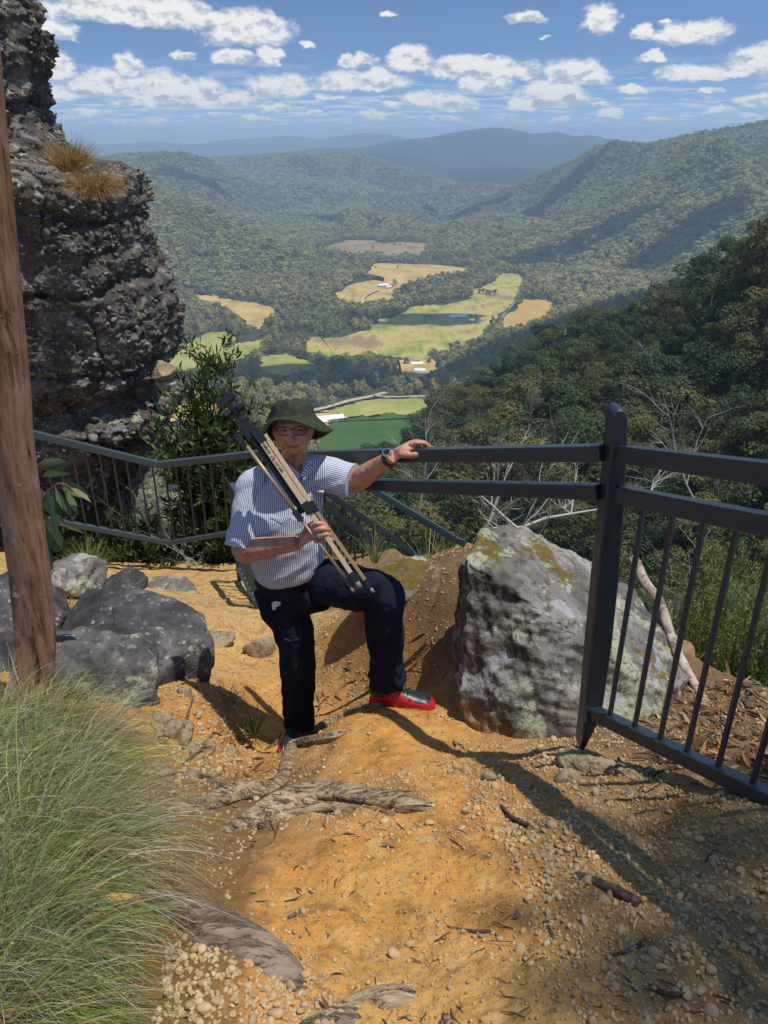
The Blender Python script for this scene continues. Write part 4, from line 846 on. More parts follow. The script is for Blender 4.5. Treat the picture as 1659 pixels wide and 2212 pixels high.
def far_fence():
    root = empty('safety_railing', P(359, 1180, 6.9)); tag(root, 'slate blue railing with upright bars bending in front of the outcrop at left', 'railing')
    T = [P(-60, 905, 6.35), P(342, 1004, 6.9), P(620, 973, 6.75)]; B = [P(-10, 1100, 6.35), P(359, 1172, 6.9), P(640, 1128, 6.75)]
    B = [Vector((T[i].x, T[i].y, B[i].z)) for i in range(3)]
    for i in range(2):
        rail_part(root, 'top_rail', T[i], T[i + 1], .05, .065, M_STEELL); rail_part(root, 'bottom_rail', B[i], B[i + 1], .05, .05, M_STEELL)
        n = int((T[i + 1] - T[i]).length / 0.118); bars(root, T[i], T[i + 1], B[i], B[i + 1], [(k + .5) / n for k in range(n)], w=0.018, h1=.03)
    root = empty('stair_railing', P(556, 1308, 5.2)); tag(root, "short end panel of pale railing showing behind the man's hip", 'railing')
    b0, b1 = P(517, 1226, 6.3), P(560, 1312, 5.3); up = Vector((0, 0, .85))
    rail_part(root, 'bottom_rail', b0, b1, .05, .05, M_STEELL); rail_part(root, 'top_rail', b0 + up, b1 + up, .05, .05, M_STEELL); bars(root, b0 + up, b1 + up, b0, b1, [(k + .5) / 8 for k in range(8)], w=0.018, mat=M_STEELL)
    for e in (b0, b1): m = MB(); m.bar(e + Vector((0, 0, -.35)), e + up, .05, .05, up=(1, 0, 0)); m.build('post', M_STEELL, root)
    root = empty('stair_railing', P(900, 1240, 7.0)); tag(root, 'slate stair railing with upright bars running down to the right behind the man', 'railing')
    t0, t1 = P(640, 1018, 6.0), P(1010, 1278, 7.7); m0, m1 = P(640, 1052, 6.0), P(1010, 1306, 7.7)
    rail_part(root, 'top_rail', t0, t1, .045, .055, M_STEEL); rail_part(root, 'middle_rail', m0, m1, .045, .055, M_STEEL); dn = Vector((0, 0, -.75))
    rail_part(root, 'bottom_rail', m0 + dn, m1 + dn, .045, .045); bars(root, m0, m1, m0 + dn, m1 + dn, [(k + .5) / 24 for k in range(24)], w=.017); bars(root, t0, t1, m0, m1, [(k + .5) / 12 for k in range(12)], w=.017)
    root = empty('hand_rail', P(1000, 1170, 3.3)); tag(root, 'plain pale steel handrail slanting down to a bolt on the boulder', 'handrail')
    a, b = P(775, 1040, 3.15), P(1003, 1176, 3.35); rail_part(root, 'rail', a, b, .028, .030, M_STEELL)
    m = MB(); m.tube([P(985, 1163, 3.28), P(1003, 1168, 3.30)], .008, 8); m.build('bolt', M_STEELL, root)
far_fence()
# ================================================================ wood: trunk, roots, sticks
def spline(pts, n):
    """Catmull-Rom through pts (tuples of any length)"""
    A = np.array([tuple(p) for p in pts], float); A = np.vstack([2 * A[0] - A[1], A, 2 * A[-1] - A[-2]]); m = len(A) - 3; out = []
    for q in np.linspace(0, m - 1e-6, n):
        i = int(q); t = q - i; a, b, c, d = A[i:i + 4]
        out.append(0.5 * ((2 * b) + (c - a) * t + (2 * a - 5 * b + 4 * c - d) * t * t + (3 * b - a - 3 * c + d) * t ** 3))
    return np.array(out)
def woody(pts_r, n, seg=22, ridge=0.16, seed=0, flat=1.0, knots=0.0):
    """pts_r: (x, y, z, radius) control points"""
    S = spline(pts_r, n); C, rad = S[:, :3], S[:, 3]; T = np.gradient(C, axis=0); T /= np.linalg.norm(T, axis=1)[:, None]
    L = np.r_[0, np.cumsum(np.linalg.norm(np.diff(C, axis=0), axis=1))]; up = np.array([0.05, 0.1, 1.0]) if abs(T[0, 2]) < .8 else np.array([0, 1.0, 0.05]); V = []
    for i in range(n):
        N = np.cross(T[i], up); N /= np.linalg.norm(N); B = np.cross(T[i], N); a = np.linspace(0, 2 * math.pi, seg, endpoint=False)
        rr = rad[i] * (1 + ridge * vnoise(np.cos(a) * 2.6 + seed, np.sin(a) * 2.6 + L[i] * 2.2, seed) + ridge * .55 * vnoise(np.cos(a) * 6 + seed, np.sin(a) * 6 + L[i] * 5, seed + 4) + knots * vnoise(a * 0 + L[i] * 9, np.cos(a) * 1.5, seed + 8))
        V.append(C[i] + N * (np.cos(a) * rr)[:, None] + B * (np.sin(a) * rr * flat)[:, None])
    V = np.concatenate(V); F = []
    for i in range(n - 1):
        for k in range(seg): F.append((i * seg + k, i * seg + (k + 1) % seg, (i + 1) * seg + (k + 1) % seg, (i + 1) * seg + k))
    F.append(tuple(range(seg))[::-1]); F.append(tuple((n - 1) * seg + k for k in range(seg)))
    return V.tolist(), F
def bark_mat(name, stops, axis_scale=(60, 60, 6), knots=True, rough=0.85, dirn=None, bs=0.8):
    m, t, b = principled(name, rough=rough, spec=0.25); co = t.co('Object')
    mp = t.new('ShaderNodeMapping'); mp.inputs['Scale'].default_value = axis_scale; t.set(mp.inputs[0], co)
    if dirn: mp.inputs['Rotation'].default_value = dirn
    n = t.noise(mp.outputs[0], 1.0, 6, 0.65, 0.25); n2 = t.noise(co, 5, 4, 0.6); f = t.m('ADD', t.m('MULTIPLY', n, 0.6), t.m('MULTIPLY', n2, 0.42)); c = t.ramp(f, stops)
    h = t.m('MULTIPLY', n, 1.0)
    if not knots:
        ck = t.maprange(t.noise(mp.outputs[0], 0.55, 6, 0.7, 0.6), 0.47, 0.41); c = t.mix(t.m('MULTIPLY', ck, 0.5), c, (0.07, 0.048, 0.03, 1)); h = t.m('SUBTRACT', h, t.m('MULTIPLY', ck, 1.6))
    if knots:
        v = t.voro(co, 21); k = t.m('MULTIPLY', t.maprange(v, 0.17, 0.05), t.maprange(t.noise(co, 7, 2), 0.5, 0.58)); c = t.mix(t.m('MULTIPLY', k, 0.7), c, (0.42, 0.22, 0.08, 1)); h = t.m('ADD', h, t.m('MULTIPLY', k, 0.5)); ws = t.maprange(t.noise(t.vm('MULTIPLY', co, (26, 26, 2.2)), 1.0, 5, 0.7, 0.5), 0.40, 0.34); c = t.mix(t.m('MULTIPLY', ws, 0.7), c, (0.09, 0.045, 0.03, 1)); h = t.m('SUBTRACT', h, t.m('MULTIPLY', ws, 1.2)); pl = t.m('MULTIPLY', t.maprange(t.noise(co, 9, 5, 0.7), 0.60, 0.66), t.maprange(t.sep(co)[2], -0.95, -1.3)); c = t.mix(t.m('MULTIPLY', pl, 0.75), c, (0.48, 0.42, 0.36, 1))
    t.set(b.inputs['Base Color'], c); bump(t, b, h, bs, 0.006); return m
M_TRUNK = bark_mat('gum_bark', [(0.34, (0.07, 0.035, 0.02)), (0.44, (0.19, 0.095, 0.052)), (0.54, (0.32, 0.175, 0.105)), (0.66, (0.38, 0.25, 0.17)), (0.76, (0.46, 0.37, 0.29))], (55, 55, 5))
M_ROOT = bark_mat('grey_root_bark', [(0.36, (0.06, 0.04, 0.024)), (0.46, (0.24, 0.165, 0.09)), (0.56, (0.42, 0.31, 0.18)), (0.72, (0.58, 0.49, 0.36))], (16, 90, 90), False, bs=1.0)
M_ROOTB = bark_mat('brown_root_bark', [(0.36, (0.07, 0.05, 0.04)), (0.5, (0.20, 0.145, 0.105)), (0.62, (0.30, 0.235, 0.175)), (0.8, (0.36, 0.28, 0.2))], (10, 40, 40), False)
M_STICK = bark_mat('stick_bark', [(0.3, (0.05, 0.035, 0.025)), (0.6, (0.17, 0.12, 0.085)), (0.8, (0.28, 0.22, 0.17))], (40, 40, 40), False)
def gum_left():
    base = P(70, 1530, 2.42); root = empty('gum_tree', base); tag(root, 'gum tree with smooth reddish brown trunk filling the left edge beside the outcrop', 'tree')
    C = [(60,1560,2.40,.105),(66,1500,2.42,.092),(72,1440,2.44,.080),(76,1360,2.46,.073),(66,1250,2.48,.072),(49,1120,2.49,.069),(33,960,2.49,.064),(20,800,2.5,.061),(5,640,2.5,.058),(-12,430,2.5,.055),(-32,230,2.5,.053),(-52,0,2.5,.051),(-110,-500,2.6,.05)]
    pts = [(*P(u, v, D), r) for u, v, D, r in C]; top = Vector(pts[-1][:3]); pts += [(top.x - .2, top.y + .1, top.z + 1.1, .046), (top.x - .15, top.y + .2, top.z + 2.6, .035)]
    mb = MB(); mb.add(woody(pts, 240, 40, 0.05, 3, knots=0.03))
    for k, (du, dv) in enumerate([(-45, 40), (38, 30), (-5, 60)]):                 # root flare
        a = P(62, 1440, 2.42); e = P(62 + du, 1530 + dv, 2.38 - .04 * k); mb.add(woody([(*a, .045), (*(a.lerp(e, .55) + Vector((0, 0, -.01))), .045), (*e, .03)], 20, 16, .1, k))
    mb.build('trunk', M_TRUNK, root, smooth=True)
    V, F, Cc, S = crown_geo(77, 5.0, 1.7, 14, 5200, 0.045, lobe=0.28, base=0.1); cr = mesh_np('crown', V, F, M_GUM_NEAR); cr.location = (top.x - 1.1, top.y - .1, top.z + 1.2); reparent(cr, root)
    h = MB(); h.tube([P(90, 1287, 2.36), P(93, 1289, 2.34)], .012, 8); h.build('knot_hole', M_STICK, root)
gum_left()
def shade_tree():
    root = empty('gum_tree', (3.0, -.9, -1.3)); tag(root, 'gum tree standing behind the viewer to the right, shading the path', 'tree')
    mb = MB(); mb.add(woody([(3.0, -.9, -1.6, .12), (2.9, -.8, 1, .1), (2.6, -.5, 3.2, .07), (2.2, -.3, 5.2, .03)], 60, 20, .06, 9))
    for a, e in (((3.5, -.1, 6.5), (4.9, .6, 12)), ((3.8, 0, 8), (4.5, -.3, 12.4)), ((3.4, -.2, 6), (5.3, .4, 12))): mb.add(woody([(*a, .04), (*Vector(a).lerp(Vector(e), .5), .028), (*e, .008)], 16, 10, .05, 2))
    mb.build('trunk', M_TRUNK, root, smooth=True)
    r = np.random.default_rng(3); n = 620; h = 14.0; q = np.array([(.62, 1.0), (.85, 1.0), (1.1, 1.1), (.75, 1.35), (1.05, 1.5), (1.3, 1.4), (1.2, .8), (.66, .72), (.9, .7)]); k = r.integers(0, len(q), n)
    c = np.c_[q[k], np.full(n, -1.55)] + np.array(sdir) / sdir.z * h; return root, c + r.normal(size=(n, 3)) * (.19, .18, .5)
SHADE_ROOT, SHADE_PTS = shade_tree()
def on_ground(l, lift=0.0):
    """(u, v, radius[, height of the centre above ground in radii]) -> control points lying on the ground"""
    out = []
    for q in l:
        p = PG(q[0], q[1]); out.append((p.x, p.y, p.z + q[2] * (q[3] if len(q) > 3 else 0.35) + lift, q[2]))
    return out
mb = MB(); mb.add(woody(on_ground([(330,1768,.02,0),(400,1758,.032,.3),(450,1745,.040),(520,1722,.042),(580,1712,.034),(612,1690,.028),(625,1650,.030,.6),(640,1618,.030,.7),(690,1604,.026,.7),(730,1592,.020,.5),(760,1580,.010,.2)]), 170, 24, .22, 4, .85, .06))
mb.add(woody(on_ground([(618,1632,.020,.5),(650,1606,.022,1.2),(700,1572,.022,1.0),(750,1545,.020,.8),(806,1527,.017,.4),(830,1526,.008,0)]), 90, 20, .18, 6, .9, .05))
tag(mb.build('tree_root', M_ROOT, smooth=True), 'grey forked root climbing from the tussock to the raised red shoe', 'tree root')
mb = MB(); mb.add(woody(on_ground([(480,1800,.018,-.2),(540,1778,.040,.1),(600,1752,.050,.35),(670,1728,.048,.5),(730,1722,.040,.5),(800,1735,.036,.4),(880,1744,.030,.3),(935,1746,.016,0)]), 170, 28, .26, 11, .8, .05))
mb.add(woody(on_ground([(660,1742,.022,.4),(720,1712,.026,.7),(800,1716,.018,.3),(880,1718,.014,.2),(960,1722,.010,0)]), 90, 18, .2, 13, .8))
mb.add(woody(on_ground([(560,1790,.010,.2),(610,1772,.016,.8),(680,1752,.018,1.0),(760,1750,.014,.6),(850,1758,.008,.1)]), 90, 14, .3, 14, .8))
tag(mb.build('tree_root', M_ROOT, smooth=True), 'thick split weathered root crossing the middle of the path', 'tree root')
mb = MB(); mb.add(woody(on_ground([(330,1940,.05,-.4),(400,1975,.055,.0),(470,2015,.058,.1),(540,2050,.055,.1),(600,2095,.048,.1),(640,2140,.038,.0),(700,2185,.030,-.1),(760,2215,.03,-.2)]), 150, 30, .09, 21, .6, .03))
o = mb.build('tree_root', M_ROOTB, smooth=True); tag(o, 'smooth brown root with a bare white patch curving down beside the tussock', 'tree root')
p0 = [PG(*q) for q in ((425,1972),(455,1990),(490,2008),(515,2018))]; mb = MB()
mb.add(woody([(p0[0].x, p0[0].y, p0[0].z + .022, .003), (p0[1].x, p0[1].y, p0[1].z + .028, .016), (p0[2].x, p0[2].y, p0[2].z + .026, .011), (p0[3].x, p0[3].y, p0[3].z + .022, .002)], 30, 16, .1, 3, .5))
w = mb.build('bare_wood_patch', principled('bare_white_wood', (0.55, 0.50, 0.47), 0.7)[0], smooth=True); w.parent = o
mb = MB(); mb.add(woody(on_ground([(640,2240,.03,-.4),(720,2205,.036,-.3),(790,2168,.034,-.15),(850,2158,.034,-.1),(910,2176,.034,-.2),(960,2208,.036,-.3),(1010,2250,.04,-.4)]), 110, 26, .14, 23, .7, .03))
tag(mb.build('tree_root', M_ROOT, smooth=True), 'dark grey root humping out of the clay at the bottom of the picture', 'tree root')
# a dead limb leaning behind the railing, and fallen sticks
mb = MB(); mb.add(woody([(*P(1368, 1205, 3.5), .026), (*P(1395, 1260, 3.35), .026), (*P(1425, 1300, 3.2), .024), (*P(1447, 1370, 3.05), .022), (*P(1478, 1440, 2.85), .021), (*P(1530, 1530, 2.55), .019), (*P(1580, 1610, 2.25), .017), (*P(1610, 1650, 2.12), .010)], 130, 16, .12, 31, 1, .06))
tag(mb.build('dead_limb', bark_mat('pink_grey_wood', [(0.35, (0.20, 0.13, 0.10)), (0.5, (0.42, 0.31, 0.25)), (0.7, (0.58, 0.48, 0.42))], (20, 20, 20), False), smooth=True), 'long pinkish dead limb leaning down behind the railing bars', 'branch')
for i, (l, lab) in enumerate([([(1247,1898,.012),(1290,1915,.013),(1340,1938,.014),(1378,1962,.015)], 'thickest dark stick lying on the gravel in the shade at lower right'),
      ([(1312,2072,.006),(1350,2062,.007),(1385,2045,.008),(1408,2020,.007)], 'curved thin stick on the brown ground right of centre'),
      ([(1080,1740,.005),(1110,1770,.006),(1150,1790,.006)], 'left one of two crossed twigs on the gravel right of the big root'), ([(1060,1738,.004),(1100,1765,.005),(1140,1782,.004)], 'thin twig lying along the left crossed one'),
      ([(960,2005,.005),(1010,2013,.005),(1060,2014,.004)], 'short straight twig on the orange clay below centre'), ([(655,1992,.006),(690,2010,.007),(712,2028,.006)], 'dark twig on the clay right of the white patched root'),
      ([(1175,1995,.005),(1195,2025,.005),(1205,2050,.007)], 'short dark twig pointing down the path at right of centre'), ([(560,2030,.003),(600,2000,.005),(640,1975,.005)], 'thin pale twig slanting beside the brown root'),
      ([(395,1620,.006),(405,1560,.006,3),(425,1490,.005,4)], 'upright reddish twig leaning on the orange bank'), ([(392,1655,.007),(430,1628,.006,2),(455,1600,.006,3)], 'second twig leaning across the orange bank'),
      ([(425,1680,.012),(470,1700,.013),(510,1712,.010)], 'dark strip of bark above the grey forked root'), ([(1400,2130,.006),(1440,2150,.006),(1480,2148,.004)], 'small dark stick near the bottom right corner')]):
    m = MB(); m.add(woody(on_ground([(*q[:3], (q[3] if len(q) > 3 else 0.8)) for q in l]), 26, 10, .22, 60 + i, .9, .1)); tag(m.build('stick', M_STICK, smooth=True), lab, 'stick', 'sticks lying on the path')

# ================================================================ leaves, grass, shrubs
def attr_mat(name, rough=0.6, trans=0.3, spec=0.3):
    m, t, b = principled(name, rough=rough, spec=spec); a = t.new('ShaderNodeAttribute'); a.attribute_name = 'tint'; c = a.outputs['Color']; t.set(b.inputs['Base Color'], c)
    if trans:
        tr = t.new('ShaderNodeBsdfTranslucent'); t.set(tr.inputs[0], c); ms = t.new('ShaderNodeMixShader'); ms.inputs[0].default_value = trans
        t.l.new(b.outputs[0], ms.inputs[1]); t.l.new(tr.outputs[0], ms.inputs[2]); t.l.new(ms.outputs[0], t.n['Material Output'].inputs[0])
    return m
M_BLADE = attr_mat('grass_blade', 0.55, 0.30); M_LEAF = attr_mat('shrub_leaf', 0.42, 0.28, 0.45); M_LITTER = attr_mat('dry_leaf', 0.7, 0.12)
def tinted(o, cols, per):
    a = o.data.color_attributes.new('tint', 'FLOAT_COLOR', 'POINT'); c = np.repeat(np.c_[cols, np.ones(len(cols))], per, axis=0).astype(np.float32); a.data.foreach_set('color', c.ravel()); return o
def palette(r, n, cols, w, jit=0.25):
    c = np.array(cols)[r.choice(len(cols), n, p=np.array(w) / sum(w))]; return np.clip(c * (1 + jit * r.normal(size=(n, 1))), 0.004, .9)
def blades(name, base, d0, L, W, droop, cols, parent=None, seg=7, seed=0, wind=(0.0, 0.0, 0.0), mat=None):
    """curved ribbons: base (n,3), initial direction d0 (n,3)"""
    r = np.random.default_rng(seed); n = len(base); d = d0 / np.linalg.norm(d0, axis=1)[:, None]; p = base.copy(); V = []
    side = np.cross(d, r.normal(size=(n, 3))); side /= np.linalg.norm(side, axis=1)[:, None]
    for i in range(seg + 1):
        w = W * (1 - (i / seg) ** 1.6 * 0.92); V += [p - side * w[:, None], p + side * w[:, None]]
        d = d + np.array([0, 0, -1.0]) * (droop * (0.3 + i / seg))[:, None] + np.array(wind) * 0.06 + r.normal(size=(n, 3)) * 0.045; d /= np.linalg.norm(d, axis=1)[:, None]
        side = side - d * (side * d).sum(1)[:, None]; side /= np.linalg.norm(side, axis=1)[:, None]; p = p + d * (L / seg)[:, None]
    V = np.stack(V, 1); k = 2 * (seg + 1); F = (np.arange(n)[:, None, None] * k + np.array([[2 * i, 2 * i + 1, 2 * i + 3, 2 * i + 2] for i in range(seg)])[None]).reshape(-1, 4)
    return tinted(mesh_np(name, V.reshape(-1, 3), F, mat or M_BLADE, parent), cols, k)
GCOL = [(0.20, 0.28, 0.05), (0.10, 0.18, 0.03), (0.38, 0.35, 0.11), (0.60, 0.50, 0.26), (0.50, 0.45, 0.36), (0.28, 0.35, 0.10), (0.50, 0.33, 0.13)]
def big_grass():
    r = np.random.default_rng(8); cl = []
    for u, v, n in [(20,1640,900),(90,1620,900),(170,1600,800),(240,1640,700),(300,1700,600),(-40,1760,800),(60,1760,1000),(150,1740,1000),(230,1780,900),(310,1830,700),(-60,1900,900),(40,1900,1100),(130,1890,1100),(220,1920,1000),(290,1960,600),
                    (-40,2040,1100),(60,2050,1200),(160,2070,1100),(240,2110,700),(20,2180,1100),(120,2210,1000),(-20,2330,1200),(100,2360,1000),(210,2250,600),(-120,1820,700),(-120,2040,800),(-140,2250,900),(320,1640,300)]:
        p = PG(u, v); cl.append((p.x - .13 - .05 * (u > 200), p.y, n))
    B = []; D = []; L = []
    for x, y, n in cl:
        a = r.uniform(0, 6.28, n); q = 0.075 * r.random(n) ** .5; bx, by = x + np.cos(a) * q, y + np.sin(a) * q; B.append(np.stack([bx, by, gz(bx, by, False) - .01], 1))
        out = r.uniform(0.15, 1.15, n); d = np.stack([np.cos(a) * out + 0.34, np.sin(a) * out - 0.24, np.full(n, 1.0)], 1); D.append(d); L.append(r.uniform(.26, .52, n) * (0.8 if y < 1.25 else 1.0) * (0.72 if y > 1.75 else 1.0))
    B = np.concatenate(B); D = np.concatenate(D); L = np.concatenate(L); n = len(B)
    patch = fbm(B[:, 0] * 3, B[:, 1] * 3, 3, 9)[:, None]; c = palette(r, n, GCOL, [4, 3, 4, 3, 3.2, 3, 1.2]); g = palette(r, n, [(0.48, 0.43, 0.34), (0.34, 0.30, 0.16)], [1, 1]); c = np.where((patch > .25) & (r.random((n, 1)) < .55), g, c)
    o = blades('tussock_grass', B, D, L, r.uniform(.0006, .0012, n) * (1 + 1.2 * (r.random(n) > .85)), r.uniform(.12, .40, n), c, seed=2, wind=(.6, -.25, 0), seg=8)
    tag(o, 'mass of fine arching green, straw and grey tussock grass filling the lower left', kind='stuff')
big_grass()
def tuft(name, p, n, L, spread, cols, label, lean=(0, 0), W=.0016, seed=0, cat='grass tuft', group=None, wts=None, up=1.0, droop=.2):
    r = np.random.default_rng(seed); a = r.uniform(0, 6.28, n); q = spread * .25 * r.random(n) ** .5; B = np.stack([p[0] + np.cos(a) * q, p[1] + np.sin(a) * q, np.full(n, p[2])], 1)
    o_ = r.uniform(.05, 1.1, n); D = np.stack([np.cos(a) * o_ + lean[0], np.sin(a) * o_ + lean[1], np.full(n, up)], 1)
    o = blades(name, B, D, r.uniform(.5, 1.05, n) * L, np.full(n, W), r.uniform(.3, 1.0, n) * droop, palette(r, n, cols, wts or [1] * len(cols)), seed=seed); tag(o, label, cat, group); return o
DRY = [(0.42, 0.27, 0.10), (0.30, 0.18, 0.06), (0.52, 0.38, 0.18)]; GRN = [(0.12, 0.2, 0.04), (0.25, 0.28, 0.09), (0.4, 0.36, 0.16)]
tuft('grass_tuft', P(152, 372, 7.35), 900, .34, .3, DRY, 'upper dry golden tuft growing on the outcrop', (.2, -.3), .0022, 1); tuft('grass_tuft', P(205, 425, 7.1), 1300, .36, .3, DRY, 'lower and larger dry golden tuft spilling over the outcrop ledge', (.35, -.6), .0022, 2, droop=.35)
tuft('grass_tuft', PG(548, 1590), 90, .26, .05, GRN, "small green grass tuft just left of the man's standing leg", (-.1, 0), .0018, 3); tuft('grass_tuft', PG(490, 1520), 110, .14, .12, GRN, 'low green grass tuft on top of the orange bank', (.2, -.1), .0014, 4)
tuft('grass_tuft', P(925, 1240, 4.3), 60, .34, .1, GRN, 'strappy pale green tuft between the mossy rock and the handrail', (.2, .1), .0035, 5, up=1.6); tuft('grass_tuft', P(968, 1235, 4.0), 50, .30, .08, GRN + DRY, 'strappy half dry tuft at the left end of the boulder', (.1, 0), .0035, 6, up=1.6)
tuft('grass_tuft', PG(250, 1320), 200, .2, .3, GRN, 'sparse grass tuft at the edge of the path near the blotched rock', (.2, -.1), .0016, 7); tuft('grass_tuft', P(190, 1232, 4.9), 260, .26, .3, GRN, 'grass tuft behind the pale blotched rock', (0, 0), .002, 8)
tuft('grass_tuft', PG(1510, 1620), 160, .12, .1, DRY, 'small dry tuft behind the low rail among the fallen leaves', (0, 0), .001, 9); tuft('grass_tuft', P(810, 1215, 4.6), 60, .3, .1, GRN, "thin green stems rising behind the man's raised thigh", (0, 0), .002, 10, up=2)
tuft('grass_tuft', PG(120, 1330), 200, .25, .3, GRN, 'grass tuft between the gum trunk and the dark block', (.2, -.2), .0016, 11)

def leaf_cloud(name, p, d, L, W, cols, mat, parent=None, seed=0, curl=0.15):
    """folded lance shaped leaves: base p, direction d"""
    r = np.random.default_rng(seed); n = len(p); d = d / np.linalg.norm(d, axis=1)[:, None]; s = np.cross(d, r.normal(size=(n, 3))); s /= np.linalg.norm(s, axis=1)[:, None]; nn = np.cross(d, s)
    Lc, Wc = L[:, None], W[:, None]; cu = curl * r.normal(size=(n, 1)) * Lc; k = nn * (-.18) * Wc
    V = np.stack([p, p + d * Lc * .3 + s * Wc * .5 - k, p + d * Lc * .3 - s * Wc * .5 - k, p + d * Lc * .42 + nn * cu * .4 + k, p + d * Lc * .68 + s * Wc * .42 + nn * cu - k, p + d * Lc * .68 - s * Wc * .42 + nn * cu - k, p + d * Lc + nn * cu * 2], 1)
    f = np.array([[0, 1, 3], [0, 3, 2], [1, 4, 3], [3, 5, 2], [4, 6, 3], [3, 6, 5]]); F = (np.arange(n)[:, None, None] * 7 + f[None]).reshape(-1, 3)
    return tinted(mesh_np(name, V.reshape(-1, 3), F, mat, parent), cols, 7)
def shrub(name, base, height, width, nst, nleaf, Ll, cols, label, seed=0, wts=None, slim=0.28, lean=(0, 0, 0), stemr=.012, low=0.15, mat=None, cat='shrub', upw=.6, droopy=0.0, stem_mat=None, group=None):
    r_ = random.Random(seed); r = np.random.default_rng(seed); root = empty(name, base); tag(root, label, cat, group); mb = MB(); LP = []; LD = []
    tips = []
    for i in range(nst):
        a = r_.uniform(0, 6.28); q = width * .5 * r_.random() ** .6; h = height * r_.uniform(.65, 1.0) * (1 - .35 * (q / (width * .5 + 1e-6)) ** 2)
        e = Vector((math.cos(a) * q + lean[0] * h, math.sin(a) * q * .8 + lean[1] * h, h)); m = Vector((e.x * .45, e.y * .45, h * .5)) + Vector((r_.uniform(-.08, .08), r_.uniform(-.08, .08), 0)) * height
        path = [Vector((0, 0, 0)), m * .5, m, m.lerp(e, .5) + Vector((0, 0, .02)), e]; mb.tube([v + Vector(base) for v in path], [stemr, stemr * .8, stemr * .55, stemr * .35, stemr * .12], 5)
        for j in range(7):                                  # side twigs
            t = r_.uniform(low, 1.0); k = min(3, int(t * 4)); s0 = path[k].lerp(path[k + 1], t * 4 - k); dd = Vector((r_.uniform(-1, 1), r_.uniform(-1, 1), r_.uniform(-.1, 1))).normalized() * height * .16
            mb.tube([Vector(base) + s0, Vector(base) + s0 + dd * .6, Vector(base) + s0 + dd], [stemr * .3, stemr * .2, stemr * .08], 3); tips.append((s0, s0 + dd))
        tips.append((path[3], e)); tips.append((path[2], path[3]))
    w = np.array([(b - a).length for a, b in tips]); k = r.choice(len(tips), nleaf, p=w / w.sum()); A = np.array([tuple(a) for a, b in tips])[k]; B = np.array([tuple(b) for a, b in tips])[k]
    t = r.random((nleaf, 1)); p = A + (B - A) * t + r.normal(size=(nleaf, 3)) * Ll * .22; dd = (B - A) / (np.linalg.norm(B - A, axis=1)[:, None] + 1e-6); d = dd * .6 + r.normal(size=(nleaf, 3)) * .6 + np.array([0, 0, upw - droopy])
    L = Ll * r.uniform(.6, 1.2, nleaf); o = leaf_cloud('foliage', p + np.array(base), d, L, L * slim, palette(r, nleaf, cols, wts or [1] * len(cols)), mat or M_LEAF, None, seed); reparent(o, root)
    mb.build('stem', stem_mat or M_STICK, root, smooth=True); return root
LG = [(0.055, 0.105, 0.022), (0.09, 0.15, 0.032), (0.035, 0.07, 0.018), (0.17, 0.22, 0.07)]
shrub('shrub', P(515, 1290, 7.7), 3.15, 1.15, 30, 9500, .105, LG, 'tall leafy green shrub beyond the railing, behind the tripod head', 1, [4, 4, 3, 1], .24, (-.02, 0, 0), .016, .3)
shrub('shrub', P(500, 1300, 7.5), 2.0, 1.1, 22, 5500, .09, LG, 'dense green shrub in front of the tall one, right behind the railing corner', 2, [4, 3, 4, 1], .26, (0, 0, 0), .012, .2)
shrub('shrub', P(295, 1280, 7.45), 1.0, 1.2, 20, 3600, .085, LG, 'shrub behind the railing at the foot of the outcrop', 3, [3, 3, 5, 1], .28, (0, 0, 0), .012, .1)
shrub('shrub', P(345, 1290, 7.35), 1.1, 1.1, 16, 3000, .085, [(0.04, 0.075, 0.018), (0.07, 0.12, 0.028)], 'leafy shrub filling the gap under the outcrop at the railing bend', 7, None, .26, (0, 0, 0), .01, .1)
shrub('shrub', P(140, 1250, 7.1), .9, 1.2, 14, 2200, .08, [(0.03, 0.055, 0.016), (0.06, 0.09, 0.025)], 'dark low shrub behind the railing next to the gum trunk', 4, None, .28, (0, 0, 0), .01, .1)
shrub('shrub', P(560, 1330, 8.2), 1.3, 1.3, 16, 3200, .085, LG, "shrub beyond the railing behind the man's shoulder", 5, None, .26, (0, 0, 0), .012, .1)
for i, (u, v, D, h, w, lab) in enumerate([(1040,1290,5.2,.9,1.1,'green bush beyond the boulder top at left'),(760,1330,6.8,1.0,1.3,'bush beside the stairs below the stair railing'),(900,1330,7.5,1.2,1.3,'bush further down the stairs behind the mossy rock')]):
    shrub('shrub', P(u, v, D), h, w, 14, 2400, .06, [(0.07, 0.09, 0.03), (0.12, 0.14, 0.045), (0.05, 0.07, 0.02)], lab, 20 + i, None, .22, stemr=.008, low=.1)
YG = [(0.28, 0.29, 0.045), (0.16, 0.23, 0.04), (0.42, 0.36, 0.08), (0.11, 0.18, 0.04)]
for i, (u, v, D, h, w, c_, lab) in enumerate([(1530,1530,3.7,1.05,.8,YG,'yellow green heath bush behind the middle bars of the right railing'),(1660,1560,3.5,1.15,.9,YG,'bright yellow green bush at the right edge behind the railing'),(1600,1560,3.1,.75,.7,[(0.10,0.17,0.035),(0.16,0.22,0.05)],'low fresh green bush behind the right railing bars'),
        (1500,1480,4.6,1.5,.9,YG,'taller sparse heath bush farther down the slope at right'),(1420,1440,5.2,1.2,1.0,[(0.08,0.11,0.03),(0.14,0.16,0.05)],'dull green bush showing over the right shoulder of the boulder'),(1740,1480,4.4,1.5,1.1,YG,'large heath bush beyond the right edge')]):
    shrub('heath_bush', P(u, v, D), h, w, 26, 9000, .026, c_, lab, 40 + i, None, .16, stemr=.006, low=.05, upw=.3, cat='bush')
